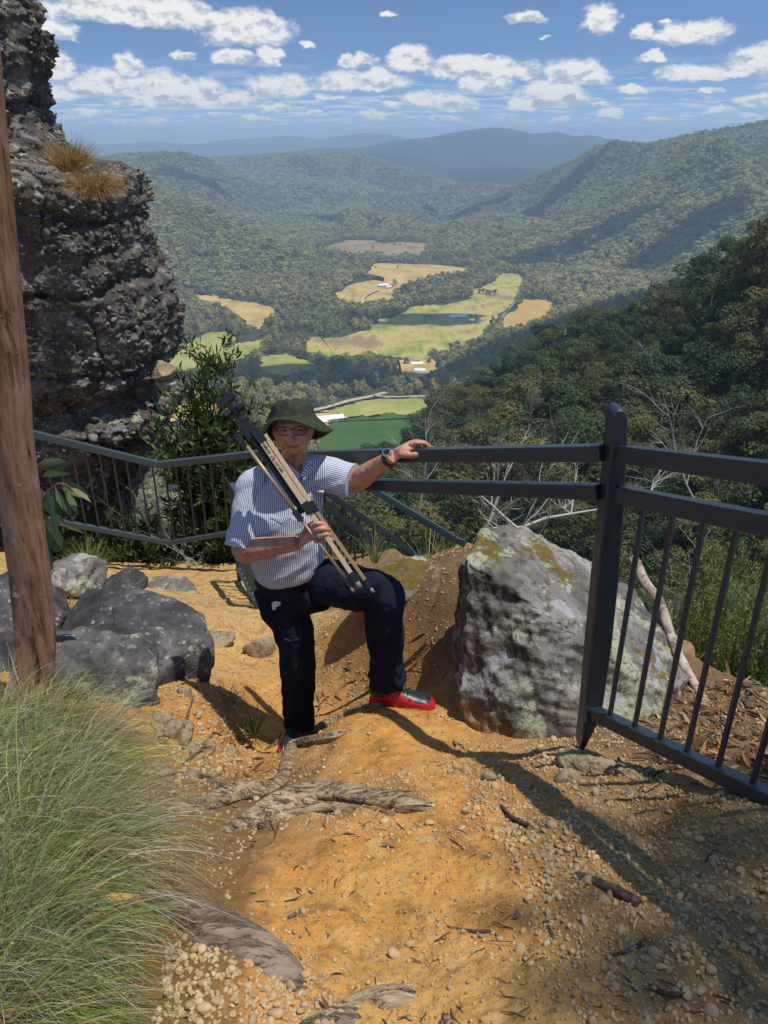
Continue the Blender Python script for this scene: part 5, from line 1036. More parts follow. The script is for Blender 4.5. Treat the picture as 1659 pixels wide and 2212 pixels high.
for i, (u, v, D, h, lab) in enumerate([(1545,1330,3.6,.8,'tall thin green willowy seedling between the right bars'),(1580,1420,3.3,.7,'thin narrow leaved seedling nearest the right edge')]):
    shrub('seedling', P(u, v + 60, D), h, .16, 3, 420, .055, [(0.12, 0.22, 0.05), (0.18, 0.28, 0.08)], lab, 60 + i, None, .07, stemr=.004, low=.2, cat='seedling')
def sapling():
    base = P(40, 1330, 2.95); root = empty('gum_sapling', base); tag(root, 'gum sapling with large drooping grey green leaves just right of the trunk', 'sapling'); mb = MB(); r = np.random.default_rng(5)
    st = spline([P(40, 1330, 2.95), P(55, 1180, 2.9), P(88, 1085, 2.85), P(125, 1045, 2.8), P(152, 1052, 2.76)], 20); mb.tube([Vector(p) for p in st], list(np.linspace(.008, .002, 20)), 6)
    st2 = spline([P(70, 1130, 2.88), P(105, 1125, 2.8), P(140, 1140, 2.75)], 8); mb.tube([Vector(p) for p in st2], list(np.linspace(.004, .0015, 8)), 5); mb.build('stem', principled('red_stem', (0.28, 0.09, 0.05), .5)[0], root)
    T = [(75,1010,2.85,(.9,0,.1),.15),(82,1055,2.85,(.6,-.1,-1),.17),(100,1062,2.8,(.25,-.1,-1),.17),(118,1050,2.8,(.3,0,-1),.15),(130,1042,2.8,(.9,0,-.5),.13),(150,1052,2.76,(.8,0,-.9),.10),(92,1030,2.84,(.9,-.1,.25),.13),(90,1100,2.85,(.2,0,-1),.17),(75,1120,2.86,(.5,-.1,-1),.18),(100,1125,2.8,(.35,0,-1),.14),
         (125,1132,2.77,(.9,-.1,-.2),.11),(110,1060,2.8,(-.1,0,-1),.16),(70,1040,2.88,(.1,-.2,-1),.17),(80,1165,2.84,(.25,-.1,-1),.14),(138,1055,2.77,(.2,0,-1),.12)]
    p = np.array([tuple(P(u, v, D)) for u, v, D, d, L in T]); d = np.array([t[3] for t in T]); L = np.array([t[4] for t in T]); c = palette(r, len(T), [(0.13, 0.21, 0.08), (0.09, 0.16, 0.06), (0.18, 0.25, 0.12)], [1, 1, 1]); c[10] = (.30, .27, .12); c[5] = (.27, .22, .10)
    o = leaf_cloud('foliage', p, d, L, L * .40, c, M_LEAF, None, 5, .06); reparent(o, root)
sapling()
SHL = leaf_cloud('crown', SHADE_PTS, np.random.default_rng(4).normal(size=(len(SHADE_PTS), 3)) + (0, 0, -.6), np.full(len(SHADE_PTS), .19), np.full(len(SHADE_PTS), .055), palette(rng, len(SHADE_PTS), LG, [1] * 4), M_LEAF); reparent(SHL, SHADE_ROOT)
# white dead branches beyond the boulder
for i, (p0, h, up, kd, lab, r0) in enumerate([(P(1040, 1160, 4.3), .62, (.25, .1, 1), 6, 'white dead branches fanning up behind the boulder top', .012), (P(1075, 1150, 4.4), 1.0, (1, .1, .35), 7, 'long white dead branch reaching right under the rails', .014), (P(1185, 1185, 4.2), .55, (-.9, 0, .55), 5, 'thick white dead limb lying on the far side of the boulder', .020),
        (P(905, 1110, 5.5), .8, (.2, 0, 1), 6, 'grey dead twigs between the stair railing and the handrail', .01), (P(1440, 1330, 4.0), .7, (.1, 0, 1), 6, 'thin dead twigs between the first bars of the right railing', .006), (P(1500, 1080, 6.0), 1.0, (-.4, 0, .8), 6, 'fine dead branches right of the post above the middle rail', .010),
        (P(380, 1330, 7.4), 1.5, (-.05, 0, 1), 5, 'bare grey stem rising behind the railing corner', .022), (P(470, 1240, 7.3), .9, (-.5, -.1, .5), 7, 'tangle of pale dead twigs behind the railing left of the man', .008)]):
    o = dead_tree('dead_branch', p0, h, 70 + i, spread=.55, levels=3, r0=r0, up=up, kids=kd, bend=.2, mat=M_DEAD if i != 6 else M_ROOT); tag(o, lab, 'branch', 'dead branches around the lookout')
# ---- litter
def leaf_litter():
    r = np.random.default_rng(15); P_, D_, L_ = [], [], []
    def zone(poly, n, Lr):
        us = [q[0] for q in poly]; vs = [q[1] for q in poly]; c = 0
        while c < n:
            u, v = r.uniform(min(us), max(us)), r.uniform(min(vs), max(vs))
            if not in_poly(np.array([u]), np.array([v]), poly)[0]: continue
            p = PG(u, v); P_.append((p.x, p.y, p.z + .006)); a = r.uniform(0, 6.28); D_.append((math.cos(a), math.sin(a), r.normal() * .12)); L_.append(r.uniform(*Lr)); c += 1
    zone([(1440,1480),(1659,1440),(1760,1700),(1500,1640),(1380,1590)], 1100, (.03, .075)); zone([(560,1600),(640,1630),(600,1700),(440,1720),(400,1650),(470,1560)], 130, (.03, .08)); zone([(640,1480),(800,1430),(830,1520),(700,1570)], 70, (.04, .09))
    zone([(820,1270),(960,1280),(960,1500),(880,1470)], 60, (.04, .09)); zone([(900,1600),(1300,1640),(1200,1900),(900,1820)], 45, (.03, .055)); zone([(500,1850),(1659,1850),(1659,2212),(650,2212)], 70, (.02, .05)); zone([(200,1960),(400,1990),(380,2212),(0,2212)], 25, (.04, .08)); zone([(500,1740),(900,1760),(900,1840),(560,1830)], 40, (.03, .07))
    n = len(P_); L = np.array(L_); c = palette(r, n, [(0.34, 0.17, 0.07), (0.24, 0.10, 0.05), (0.42, 0.28, 0.13), (0.16, 0.10, 0.06), (0.36, 0.30, 0.21)], [3, 2, 2.5, 3.5, 1.2])
    o = leaf_cloud('leaf_litter', np.array(P_), np.array(D_), L, L * .2, c, M_LITTER, None, 3, .12); tag(o, 'dry fallen gum leaves scattered over the path and thick beyond the railing', kind='stuff')
    mb = MB(); r_ = random.Random(4)
    for _ in range(420):
        if r_.random() < .45: u, v, s = r_.uniform(1400, 1720), r_.uniform(1470, 1700), 2.2
        else: u, v, s = r_.uniform(480, 1659), r_.uniform(1640, 2212), 1.0
        p = PG(u, v); a = r_.uniform(0, 6.28); l = r_.uniform(.02, .07) * s; e = Vector((p.x + math.cos(a) * l, p.y + math.sin(a) * l * .8, 0)); e.z = G(e.x, e.y) + .004; m = p.lerp(e, .5) + Vector((r_.uniform(-.1, .1) * l, r_.uniform(-.1, .1) * l, .004)); k = r_.uniform(.0008, .0022) * (1.8 if s > 2 else 1)
        mb.tube([p + Vector((0, 0, .004)), m, e], [k, k, k * .5], 5)
    tag(mb.build('twig_litter', M_STICK), 'small dark twigs scattered on the clay and among the leaves beyond the railing', kind='stuff')
leaf_litter()
for i, (u, v, a, L, c, lab) in enumerate([(228,1938,.1,.10,(.55,.33,.12),'single curved orange leaf resting on the tussock grass'),(780,1740,.2,.09,(.50,.38,.10),'yellow leaf in front of the thick split root'),(560,1940,1.9,.035,(.2,.3,.06),'small green leaf on the clay left of centre'),(760,1585,.9,.05,(.62,.48,.26),'pale leaf pair on the sunlit clay below the shoe'),(1650 - 430,1760,.3,.08,(.45,.33,.15),'long pale leaf in the gravel band right of the root')]):
    p = PG(u, v) + Vector((0, 0, .01 if i else .24)); p = P(u, v, p.y) if i == 0 else p
    if i == 0: p = P(u - 20, v, PG(u, v).y - .12)
    o = leaf_cloud('fallen_leaf', np.array([tuple(p)]), np.array([(math.cos(a), math.sin(a) * .3, .05)]), np.array([L]), np.array([L * .22]), np.array([c]), M_LITTER, None, i, .05); tag(o, lab, 'leaf', 'fallen leaves on the path')
# ================================================================ the man and his tripod
def sections(secs, seg=28, n=None, e=1.0):
    """closed loft: secs = [(centre, axis a, axis b)]; centres and axes splined to n rings"""
    n = n or len(secs) * 6; C = spline([tuple(s[0]) for s in secs], n); A = spline([tuple(s[1]) for s in secs], n); B = spline([tuple(s[2]) for s in secs], n)
    t = np.linspace(0, 2 * math.pi, seg, endpoint=False); c = np.sign(np.cos(t)) * np.abs(np.cos(t)) ** e; s = np.sign(np.sin(t)) * np.abs(np.sin(t)) ** e
    V = (C[:, None] + A[:, None] * c[None, :, None] + B[:, None] * s[None, :, None]).reshape(-1, 3); F = []
    for i in range(n - 1):
        for k in range(seg): F.append((i * seg + k, i * seg + (k + 1) % seg, (i + 1) * seg + (k + 1) % seg, (i + 1) * seg + k))
    F.append(tuple(range(seg))[::-1]); F.append(tuple((n - 1) * seg + k for k in range(seg))); return V.tolist(), F
def limb(l, seg=18, n=None):
    """round limb through [(point, radius)]"""
    n = n or len(l) * 6; S = spline([(*p, r) for p, r in l], n); return tube([Vector(q[:3]) for q in S], [max(.002, q[3]) for q in S], seg)
def ball(c, r, sc=(1, 1, 1)):
    V, F = ICO[3]; return (V * r * np.array(sc) + np.array(c)).tolist(), F.tolist()
def union(name, parts, voxel, mat, root, smooth_it=6, wr=None, sm=.5):
    mb = MB()
    for q in parts: mb.add(q)
    o = mesh_np(name, mb.V, mb.F, mat); m = o.modifiers.new('r', 'REMESH'); m.mode = 'VOXEL'; m.voxel_size = voxel; m.use_smooth_shade = True
    s = o.modifiers.new('s', 'SMOOTH'); s.factor = sm; s.iterations = smooth_it
    dg = bpy.context.evaluated_depsgraph_get(); dg.update(); me = bpy.data.meshes.new_from_object(o.evaluated_get(dg)); o.modifiers.clear(); o.data = me
    if not me.materials: me.materials.append(mat)
    n = len(me.vertices); V = np.empty(n * 3, np.float32); me.vertices.foreach_get('co', V); V = V.reshape(-1, 3).astype(float); N = np.empty(n * 3, np.float32); me.vertex_normals.foreach_get('vector', N); N = N.reshape(-1, 3)
    if wr is not None: V = V + N * wr(V, N)[:, None]; me.vertices.foreach_set('co', V.astype(np.float32).ravel()); me.update()
    me.polygons.foreach_set('use_smooth', np.ones(len(me.polygons), bool)); reparent(o, root); return o, V
BASE = P(640, 1610, 2.97)
man = empty('person', BASE); tag(man, 'older man in bucket hat and striped shirt, one foot raised, hand on the rail', 'person')
V3 = Vector
def skin_mat():
    m, t, b = principled('skin', rough=0.5, spec=0.4); co = t.co('Object'); n = t.noise(co, 30, 5, 0.65); n2 = t.noise(co, 130, 3, 0.6)
    c = t.ramp(t.m('ADD', t.m('MULTIPLY', n, .75), t.m('MULTIPLY', n2, .25)), [(0.34, (0.33, 0.125, 0.075)), (0.5, (0.52, 0.245, 0.155)), (0.66, (0.60, 0.32, 0.22))]); t.set(b.inputs['Base Color'], c)
    b.inputs['Subsurface Weight'].default_value = .12; b.inputs['Subsurface Radius'].default_value = (.01, .004, .002); b.inputs['Subsurface Scale'].default_value = .5; bump(t, b, n2, .35, .002); return m
M_SKIN = skin_mat()
def boulder():
    A = [(985,1592,2.56),(1120,1600,2.42),(1250,1600,2.36),(1440,1560,2.48),(1519,1450,2.92),(1000,1205,2.86),(1120,1275,2.70),(1300,1395,2.58),(1450,1490,2.58),(1040,1129,3.15),(1125,1143,3.25),(1240,1188,3.32),(1370,1262,3.32),(1495,1392,3.22),(975,1440,3.2),(994,1230,3.3)]
    pts = [P(*q) for q in A]; pts += [pts[9] + V3((-.05, .35, -1.1)), pts[13] + V3((.1, .45, -.95)), pts[0] + V3((0, .0, -.3)), pts[3] + V3((0, 0, -.3))]
    bm = bmesh.new(); [bm.verts.new(p) for p in pts]; bmesh.ops.convex_hull(bm, input=bm.verts[:]); bm.verts.ensure_lookup_table(); bm.verts.index_update()
    q = (np.array([v.co[:] for v in bm.verts]).tolist(), [tuple(v.index for v in f.verts) for f in bm.faces]); bm.free(); tmp = empty('boulder_base', (0, 0, 0))
    def wr(V, N): return vnoise3(V, 2.0, 3, 5, 0.5) * 0.030 + 0.030 * (0.45 - np.abs(vnoise3(V, 3.6, 3, 15, 0.5))) + vnoise3(V, 9, 4, 6, 0.6) * 0.016 + vnoise3(V, 34, 3, 7, .6) * 0.006 - .008
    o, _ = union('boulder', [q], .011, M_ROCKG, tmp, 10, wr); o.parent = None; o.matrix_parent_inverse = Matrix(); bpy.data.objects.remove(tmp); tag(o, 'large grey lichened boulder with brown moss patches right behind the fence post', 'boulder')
boulder()
# ---- head
HC_ = P(633, 926, 3.035)
def head_geo():
    V, F = ICO[6]; d = V.copy(); V = V * (0.079, 0.094, 0.110); x, y, z = V.T.copy(); fr = np.clip(-d[:, 1], 0, 1); lo = np.clip(-z / .108, 0, 1)
    V[:, 0] *= 1 - .13 * lo ** 2.4 + .05 * np.exp(-((z + .05) / .03) ** 2); V[:, 1] += .020 * lo ** 2 * (d[:, 1] > 0) * d[:, 1] * -1 - .010 * lo * fr
    g = lambda cx, cz, sx, sz: np.exp(-((x - cx) / sx) ** 2 - ((z - cz) / sz) ** 2) * (d[:, 1] < 0)
    dy = -.012 * fr ** .5 * (np.abs(x) < .2); dy = -0.006 * g(0, .034, .045, .010)                       # brow
    ramp_ = np.clip((.022 - z) / .052, 0, 1) * (1 - np.clip((-.030 - z) / .008, 0, 1)); dy = dy - .030 * ramp_ * np.exp(-(x / (.009 + .006 * ramp_)) ** 2) * (d[:, 1] < 0)
    for s in (-1, 1): dy = dy + .013 * g(s * .030, .012, .014, .011) - .006 * g(s * .042, -.026, .018, .018) - .010 * g(s * .0135, -.026, .006, .006) + .004 * g(s * .036, -.055, .008, .020) - .004 * g(s * .030, .002, .012, .004)
    dy = dy - .006 * g(0, -.051, .022, .0045) - .006 * g(0, -.064, .019, .0045) + .009 * g(0, -.0575, .026, .0022) - .009 * g(0, -.088, .020, .014) + .004 * g(0, -.074, .022, .005); V[:, 1] += dy
    V[:, 2] -= .010 * lo ** 3 * fr
    parts = [(V.tolist(), F.tolist())]
    for s in (-1, 1): parts += [ball((s * .079, .012, -.004), .03, (.30, .55, 1.0)), ball((s * .077, .006, -.024), .013, (.5, .8, 1))]
    R3 = np.array(Matrix.Rotation(R(4), 3, 'Z') @ Matrix.Rotation(R(-9), 3, 'X')); out = []
    for v, f in parts: out.append(((np.array(v) @ R3.T + np.array(HC_)).tolist(), f))
    return out, R3
HEAD, HR3 = head_geo()
def hp(x, y, z): return Vector((np.array([x, y, z]) @ HR3.T + np.array(HC_)).tolist())
# ---- where the rail is under the left hand
def on_rail(u):
    a, b = HANDRAIL; t = min(np.linspace(0, 1, 500), key=lambda q: abs(proj(*(a + (b - a) * q))[0] - u)); return a + (b - a) * t
RA = on_rail(892); DR = RA.y; RT = RA.z + .026
def Q(u, v, dy=0.0): return P(u, v, DR + dy)
SH_R, EL_R, WR_R = P(548, 1052, 3.05), P(525, 1188, 2.93), P(645, 1173, 2.79); SH_L, EL_L, WR_L = P(686, 1022, 3.06), P(768, 1040, 2.98), Q(850, 985, -.015)
arms = [limb([(SH_R, .060), (SH_R.lerp(EL_R, .5), .052), (EL_R, .050), (EL_R.lerp(WR_R, .25), .052), (EL_R.lerp(WR_R, .6), .042), (WR_R, .031)]),
        limb([(SH_L, .060), (SH_L.lerp(EL_L, .5), .053), (EL_L, .046), (EL_L.lerp(WR_L, .3), .045), (EL_L.lerp(WR_L, .65), .036), (WR_L, .028)])]
cam_dir = (WR_R.normalized())
def finger(l, r0, r1, seg=12):
    n = len(l); return limb([(p, r0 + (r1 - r0) * i / (n - 1)) for i, p in enumerate(l)] + [(l[-1] + (l[-1] - l[-2]).normalized() * r1 * .7, r1 * .55)], seg, n * 7)
# left hand over the rail
hl = [sections([(WR_L, V3((.006, .006, .028)), V3((-.012, .020, .0))), (Q(862, 978, -.012), V3((.006, -.004, .026)), V3((-.006, .030, .002))), (Q(876, 969, -.002), V3((.004, -.006, .021)), V3((.0, .038, .004))), (Q(890, 963, .010), V3((.004, -.004, .014)), V3((.004, .040, .002))), (Q(899, 962, .012), V3((.002, -.002, .010)), V3((.004, .036, 0)))], 22, 26),
      finger([Q(886, 961, -.016), Q(899, 957, -.018), Q(914, 957.5, -.014), Q(922, 962, -.008), Q(926, 968, -.004)], .0105, .0080), finger([Q(888, 958, .008), Q(901, 954.5, .010), Q(915, 956, .016), Q(923, 961, .024), Q(927, 970, .028)], .0105, .0082),
      finger([Q(886, 957, .030), Q(898, 954, .034), Q(911, 956, .042), Q(918, 962, .048), Q(921, 971, .050)], .0100, .0078), finger([Q(882, 957, .048), Q(892, 955, .054), Q(902, 957, .060), Q(908, 963, .064), Q(910, 970, .064)], .0090, .0070),
      finger([Q(864, 981, -.030), Q(880, 983, -.042), Q(895, 983, -.048), Q(905, 981.5, -.050), Q(912, 981, -.050)], .0150, .0095)]
# right hand closed round the tripod legs
def H(u, v, D): return P(u, v, D)
rh = [sections([(WR_R, V3((.008, 0, .027)), V3((0, .022, .0))), (H(655, 1168, 2.765), V3((.010, 0, .031)), V3((0, .020, 0))), (H(667, 1158, 2.745), V3((.014, 0, .038)), V3((.004, .017, 0))), (H(676, 1152, 2.735), V3((.014, 0, .040)), V3((.004, .014, 0))), (H(682, 1149, 2.732), V3((.012, 0, .036)), V3((.003, .010, 0)))], 22, 26),
      finger([H(673, 1136, 2.735), H(685, 1131, 2.722), H(697, 1132, 2.728), H(705, 1136, 2.745), H(707, 1140, 2.765)], .0108, .0085), finger([H(676, 1146, 2.730), H(688, 1143, 2.714), H(701, 1142.5, 2.716), H(710, 1146, 2.738), H(711, 1150, 2.762)], .0108, .0088),
      finger([H(679, 1157.5, 2.730), H(691, 1155.5, 2.712), H(704, 1154, 2.714), H(713, 1157, 2.736), H(714, 1161, 2.760)], .0104, .0084), finger([H(680, 1169, 2.735), H(692, 1168.5, 2.718), H(706, 1166, 2.716), H(717, 1166, 2.728), H(721, 1167, 2.742)], .0092, .0070),
      finger([H(656, 1157, 2.775), H(660, 1146, 2.785), H(667, 1137, 2.790), H(674, 1131, 2.788)], .0135, .0095)]
neck = limb([(hp(0, .025, -.05), .056), (P(636, 985, 3.05), .057), (P(632, 1008, 3.06), .062), (P(628, 1030, 3.08), .075)])
core = sections([(P(628, 1024, 3.07), V3((.10, 0, .02)), V3((0, .07, 0))), (P(612, 1060, 3.06), V3((.15, 0, 0)), V3((0, .085, 0))), (P(612, 1200, 3.04), V3((.13, 0, 0)), V3((0, .09, 0)))])
union('body', HEAD + arms + hl + rh + [neck, core], 0.0030, M_SKIN, man, 3, lambda V, N: .0006 * vnoise3(V, 60, 2, 3), .45)
# ---- eyes, glasses
M_EYE = principled('eye_white', (.30, .25, .22), .3)[0]; M_IRIS = principled('iris', (.05, .06, .07), .2)[0]; M_BLK = principled('black_plastic', (.012, .012, .013), .35)[0]
for s in (-1, 1):
    b = MB(); b.add(ball((0, 0, 0), .0115)); b.V = [tuple(hp(s * .030 + v[0], -.0705 + v[1], .011 + v[2])) for v in b.V]; e = b.build('eye', M_EYE, man, True)
    b = MB(); b.add(ball((0, 0, 0), .0055, (1, .5, 1))); b.V = [tuple(hp(s * .030 + v[0], -.0810 + v[1], .011 + v[2])) for v in b.V]; q = b.build('iris', M_IRIS, None, True); q.parent = e; q.matrix_parent_inverse = e.matrix_parent_inverse.copy() if False else Matrix.Translation(man.location).inverted() @ Matrix()
    q.matrix_parent_inverse = (Matrix.Translation(Vector((0, 0, 0))))
    b = MB(); b.add(tube([hp(s * .030 - .017, -.088, .034), hp(s * .030, -.093, .037), hp(s * .030 + .017, -.088, .033)], .0028, 6)); b.build('eyebrow', principled('grey_hair', (.25, .21, .18), .8)[0], man, True)
for nm, pts, rr, mc in (('lips', [(-.024, -.0865, -.0585), (-.012, -.0935, -.0575), (0, -.0955, -.0580), (.012, -.0935, -.0570), (.024, -.0865, -.0570)], .0022, (.16, .05, .04)),):
    b = MB(); b.tube([hp(*q) for q in spline(pts, 12)], [rr * .5] + [rr] * 10 + [rr * .5], 6); b.build(nm, principled('lip_line', mc, .5)[0], man, True)
for s in (-1, 1):
    b = MB(); b.tube([hp(s * .030 - .016, -.0800, .017), hp(s * .030, -.0860, .0195), hp(s * .030 + .016, -.0800, .016)], .0042, 8); b.tube([hp(s * .030 - .015, -.0790, .004), hp(s * .030, -.0835, .0025), hp(s * .030 + .015, -.0790, .004)], .0035, 8); b.build('eyelid', M_SKIN, man, True)
gl = MB()
for s in (-1, 1):
    ring = []
    for a in np.linspace(0, 2 * math.pi, 29):
        cx = math.copysign(abs(math.cos(a)) ** .6, math.cos(a)) * .0255; cz = math.copysign(abs(math.sin(a)) ** .7, math.sin(a)) * .0165; ring.append(hp(s * .0315 + cx, -.099 + .004 * abs(cx) / .0255, .008 + cz))
    gl.tube(ring, .0016, 6, cap=False); gl.tube([hp(s * .057, -.094, .014), hp(s * .080, -.05, .014), hp(s * .081, .01, .012)], .0016, 6)
gl.tube([hp(-.007, -.100, .014), hp(0, -.103, .017), hp(.007, -.100, .014)], .0018, 6); G_ = gl.build('glasses', M_BLK, man, True)
# ---- hair at the sides, under the hat
b = MB()
for s in (-1, 1): b.add(sections([(hp(s * .074, -.012, .04), V3((.008, 0, 0)), V3((0, .022, 0))), (hp(s * .077, .015, .03), V3((.008, 0, 0)), V3((0, .035, 0))), (hp(s * .070, .04, -.02), V3((.012, 0, 0)), V3((0, .03, 0)))]))
b.build('hair', principled('short_grey_hair', (.22, .19, .16), .9)[0], man, True)
# ---- hat
def hat():
    c = HC_ + V3((0, .012, .048)); n = 120; prof = []                # (t along profile) crown top -> brim
    rows = [(0, .086), (.030, .087), (.058, .083), (.076, .074), (.086, .060), (.092, .040), (.097, .012)][::-1] + []
    V = []; th = np.linspace(0, 2 * math.pi, n, endpoint=False)
    P_ = [(0.000, .094), (.030, .093), (.055, .090), (.074, .083), (.084, .070), (.088, .060), (.094, .0)]  # radius, height
    P_ = [(.001, .068), (.030, .068), (.052, .067), (.070, .063), (.081, .054), (.087, .042), (.091, .026), (.094, .010), (.098, -.004)]
    for r, h in P_: V.append(np.stack([np.cos(th) * r * .98, np.sin(th) * r * 1.10, np.full(n, h) + .004 * np.cos(3 * th + 1) * (h < .07) + .006 * vnoise(np.cos(th) * 3 + h * 40, np.sin(th) * 3, 4) * (r > .02)], 1))
    for k in range(1, 9):                                            # drooping brim
        t = k / 8; a = th; front = np.exp(-((np.arctan2(np.sin(a + math.pi / 2), np.cos(a + math.pi / 2)) + .10) / .85) ** 2)   # theta=-pi/2 faces the camera
        dn = -.078 + .080 * front + .012 * np.cos(2 * a) - .020 * np.exp(-((np.arctan2(np.sin(a + .9), np.cos(a + .9))) / .45) ** 2) + .006 * np.sin(5 * a)
        outw = .052 - .008 * front + .014 * np.cos(a + .3) + .010 * np.sin(3 * a) * t
        r = .098 + outw * t; V.append(np.stack([np.cos(a) * r * .98, np.sin(a) * r * 1.04, -.004 + dn * t ** 1.15], 1))
    HTR = np.array(Matrix.Rotation(R(-13), 3, 'X')).T @ HR3.T @ np.array(Matrix.Rotation(R(-3), 3, 'Y')).T
    V = np.array(V); m = V.shape[0]; V += 0.0012 * np.stack([fbm(V[..., 0] * 70, V[..., 2] * 60 + V[..., 1] * 20, 3, 5)] * 3, 2)
    Vf = V.reshape(-1, 3) @ HTR + np.array(c); F = [(i * n + k, (i + 1) * n + k, (i + 1) * n + (k + 1) % n, i * n + (k + 1) % n) for i in range(m - 1) for k in range(n)]; F.append(tuple(range(n)))
    mt, t, b_ = principled('olive_cotton', (.035, .05, .03), .85, spec=.15); nn = t.noise(t.co('Object'), 60, 4, .7); t.set(b_.inputs['Base Color'], t.ramp(nn, [(.35, (.022, .027, .016)), (.65, (.055, .062, .038))])); bump(t, b_, t.noise(t.co('Object'), 28, 4, .6), .6, .006)
    o = mesh_np('hat', Vf, F, mt, smooth=True); so_ = o.modifiers.new('s', 'SOLIDIFY'); so_.thickness = .003; ss = o.modifiers.new('u', 'SUBSURF'); ss.levels = ss.render_levels = 1; reparent(o, man)
    Rg = V[-1] @ HTR + np.array(c); b = MB(); b.tube([Vector(p) for p in np.vstack([Rg, Rg[:1]])], .0022, 5, cap=False); bd = b.build('brim_edge', mt, None, True); bd.parent = o
hat()
# ---- shirt
SL_R = SH_R.lerp(EL_R, .90); SL_L = SH_L.lerp(EL_L, .86)
torso = sections([(P(634, 1004, 3.07), V3((.066, 0, .004)), V3((0, .066, 0))), (P(627, 1016, 3.07), V3((.110, 0, .022)), V3((0, .085, 0))), (P(616, 1036, 3.06), V3((.160, 0, .022)), V3((0, .105, 0))), (P(609, 1068, 3.05), V3((.180, 0, .006)), V3((0, .125, 0))),
    (P(609, 1110, 3.03), V3((.182, 0, 0)), V3((0, .140, 0))), (P(615, 1160, 3.03), V3((.176, 0, 0)), V3((0, .140, 0))), (P(623, 1200, 3.03), V3((.166, 0, .02)), V3((0, .140, 0))), (P(626, 1226, 3.04), V3((.156, 0, .028)), V3((0, .145, 0))), (P(627, 1236, 3.04), V3((.148, 0, .03)), V3((0, .138, 0)))], 40, 70)
slv = [limb([(SH_R + V3((.05, 0, .0)), .080), (SH_R, .080), (SH_R.lerp(EL_R, .5), .078), (SL_R, .080), (SH_R.lerp(EL_R, .94), .079)], 26, 30), limb([(SH_L + V3((-.06, 0, 0)), .085), (SH_L, .080), (SH_L.lerp(EL_L, .5), .074), (SL_L, .071), (SH_L.lerp(EL_L, .92), .068)], 26, 30)]
def fabric(V, N):
    w = .0045 * fbm(V[:, 0] * 9 + V[:, 2] * 5, V[:, 2] * 9 - V[:, 0] * 6 + V[:, 1] * 4, 3, 31) + .0035 * (1 - 2 * np.abs(fbm(V[:, 0] * 7 - V[:, 2] * 12, V[:, 1] * 9 + V[:, 2] * 6, 2, 35)))
    return w
shirt, SV = union('shirt', [torso] + slv, 0.0050, None or principled('tmp')[0], man, 5, fabric)
# a dropped, slightly flared opening at each cuff, stripes follow each piece of cloth
def seg_coord(V, a, b):
    ax = np.array(b - a); L = np.linalg.norm(ax); ax /= L; d = V - np.array(a); t = d @ ax; ref = np.array([0, -1.0, 0]); e1 = ref - ax * (ref @ ax); e1 /= np.linalg.norm(e1); e2 = np.cross(ax, e1); return t / L, np.arctan2(d @ e2, d @ e1)
tR, aR = seg_coord(SV, SH_R, EL_R); tL, aL = seg_coord(SV, SH_L, EL_L)
su = SV[:, 0] + .15 * np.abs(SV[:, 0] - (-.40)) * 0 + .02 * (SV[:, 2] + 1.5) ; isR = (SV[:, 0] < SH_R.x + .028 + .10 * (SV[:, 2] - SH_R.z)) & (tR > -.2); isL = (SV[:, 0] > SH_L.x + .045); collar = 0
su = np.where(isR, aR * .078, su); su = np.where(isL, aL * .075 + 10, su)
at = shirt.data.attributes.new('su', 'FLOAT', 'POINT'); at.data.foreach_set('value', su.astype(np.float32))
def stripe_mat(name):
    m, t, b = principled(name, rough=.85, spec=.15); a = t.new('ShaderNodeAttribute'); a.attribute_name = 'su'; f = t.m('FRACT', t.m('MULTIPLY', a.outputs['Fac'], 1 / .0086)); s = t.m('ABSOLUTE', t.m('SUBTRACT', f, .5))
    t.set(b.inputs['Base Color'], t.mix(t.maprange(s, .17, .27), (.15, .18, .28, 1), (.70, .72, .77, 1))); bump(t, b, t.noise(t.co('Object'), 22, 4, .6), .5, .008); return m
M_STR = stripe_mat('striped_cotton'); shirt.data.materials.clear(); shirt.data.materials.append(M_STR)
def patch(name, pts, D, parent, mat, th=.004, su=None):
    """small cloth piece lying on the body: outline in (u, v) put at depth D"""
    f = [P(u, v, D(u, v) if callable(D) else D) for u, v in pts]; n = len(f); V = f + [p + V3((0, th * 3, 0)) for p in f]; F = [tuple(range(n)), tuple(range(2 * n - 1, n - 1, -1))] + [((i + 1) % n, i, i + n, (i + 1) % n + n) for i in range(n)]
    o = mesh_np(name, V, F, mat)
    if mat is M_STR: a = o.data.attributes.new('su', 'FLOAT', 'POINT'); a.data.foreach_set('value', np.array([v[0] * 1.0 + (su or 0) * v[2] for v in V], np.float32))
    reparent(o, shirt if parent == 's' else parent); o.parent = shirt if parent == 's' else parent
    o.matrix_parent_inverse = Matrix() if parent == 's' else o.matrix_parent_inverse; return o
from mathutils.bvhtree import BVHTree
def surf_depth(obj, extra=.003):
    me = obj.data; vs = [v.co[:] for v in me.vertices]; tr = BVHTree.FromPolygons(vs, [tuple(p.vertices) for p in me.polygons])
    def D(u, v):
        d = P(u, v, 1.0).normalized(); h = tr.ray_cast(Vector((0, 0, 0)), d)
        return (h[0].y - extra) if h[0] is not None else 2.9
    return D
SD = surf_depth(shirt); cloth2 = lambda pts, name, su=0, th=.003: patch(name, pts, SD, 's', M_STR, th, su)
def dense(pts, k=4): return [((1 - j / k) * pts[i][0] + j / k * pts[(i + 1) % len(pts)][0], (1 - j / k) * pts[i][1] + j / k * pts[(i + 1) % len(pts)][1]) for i in range(len(pts)) for j in range(k)]
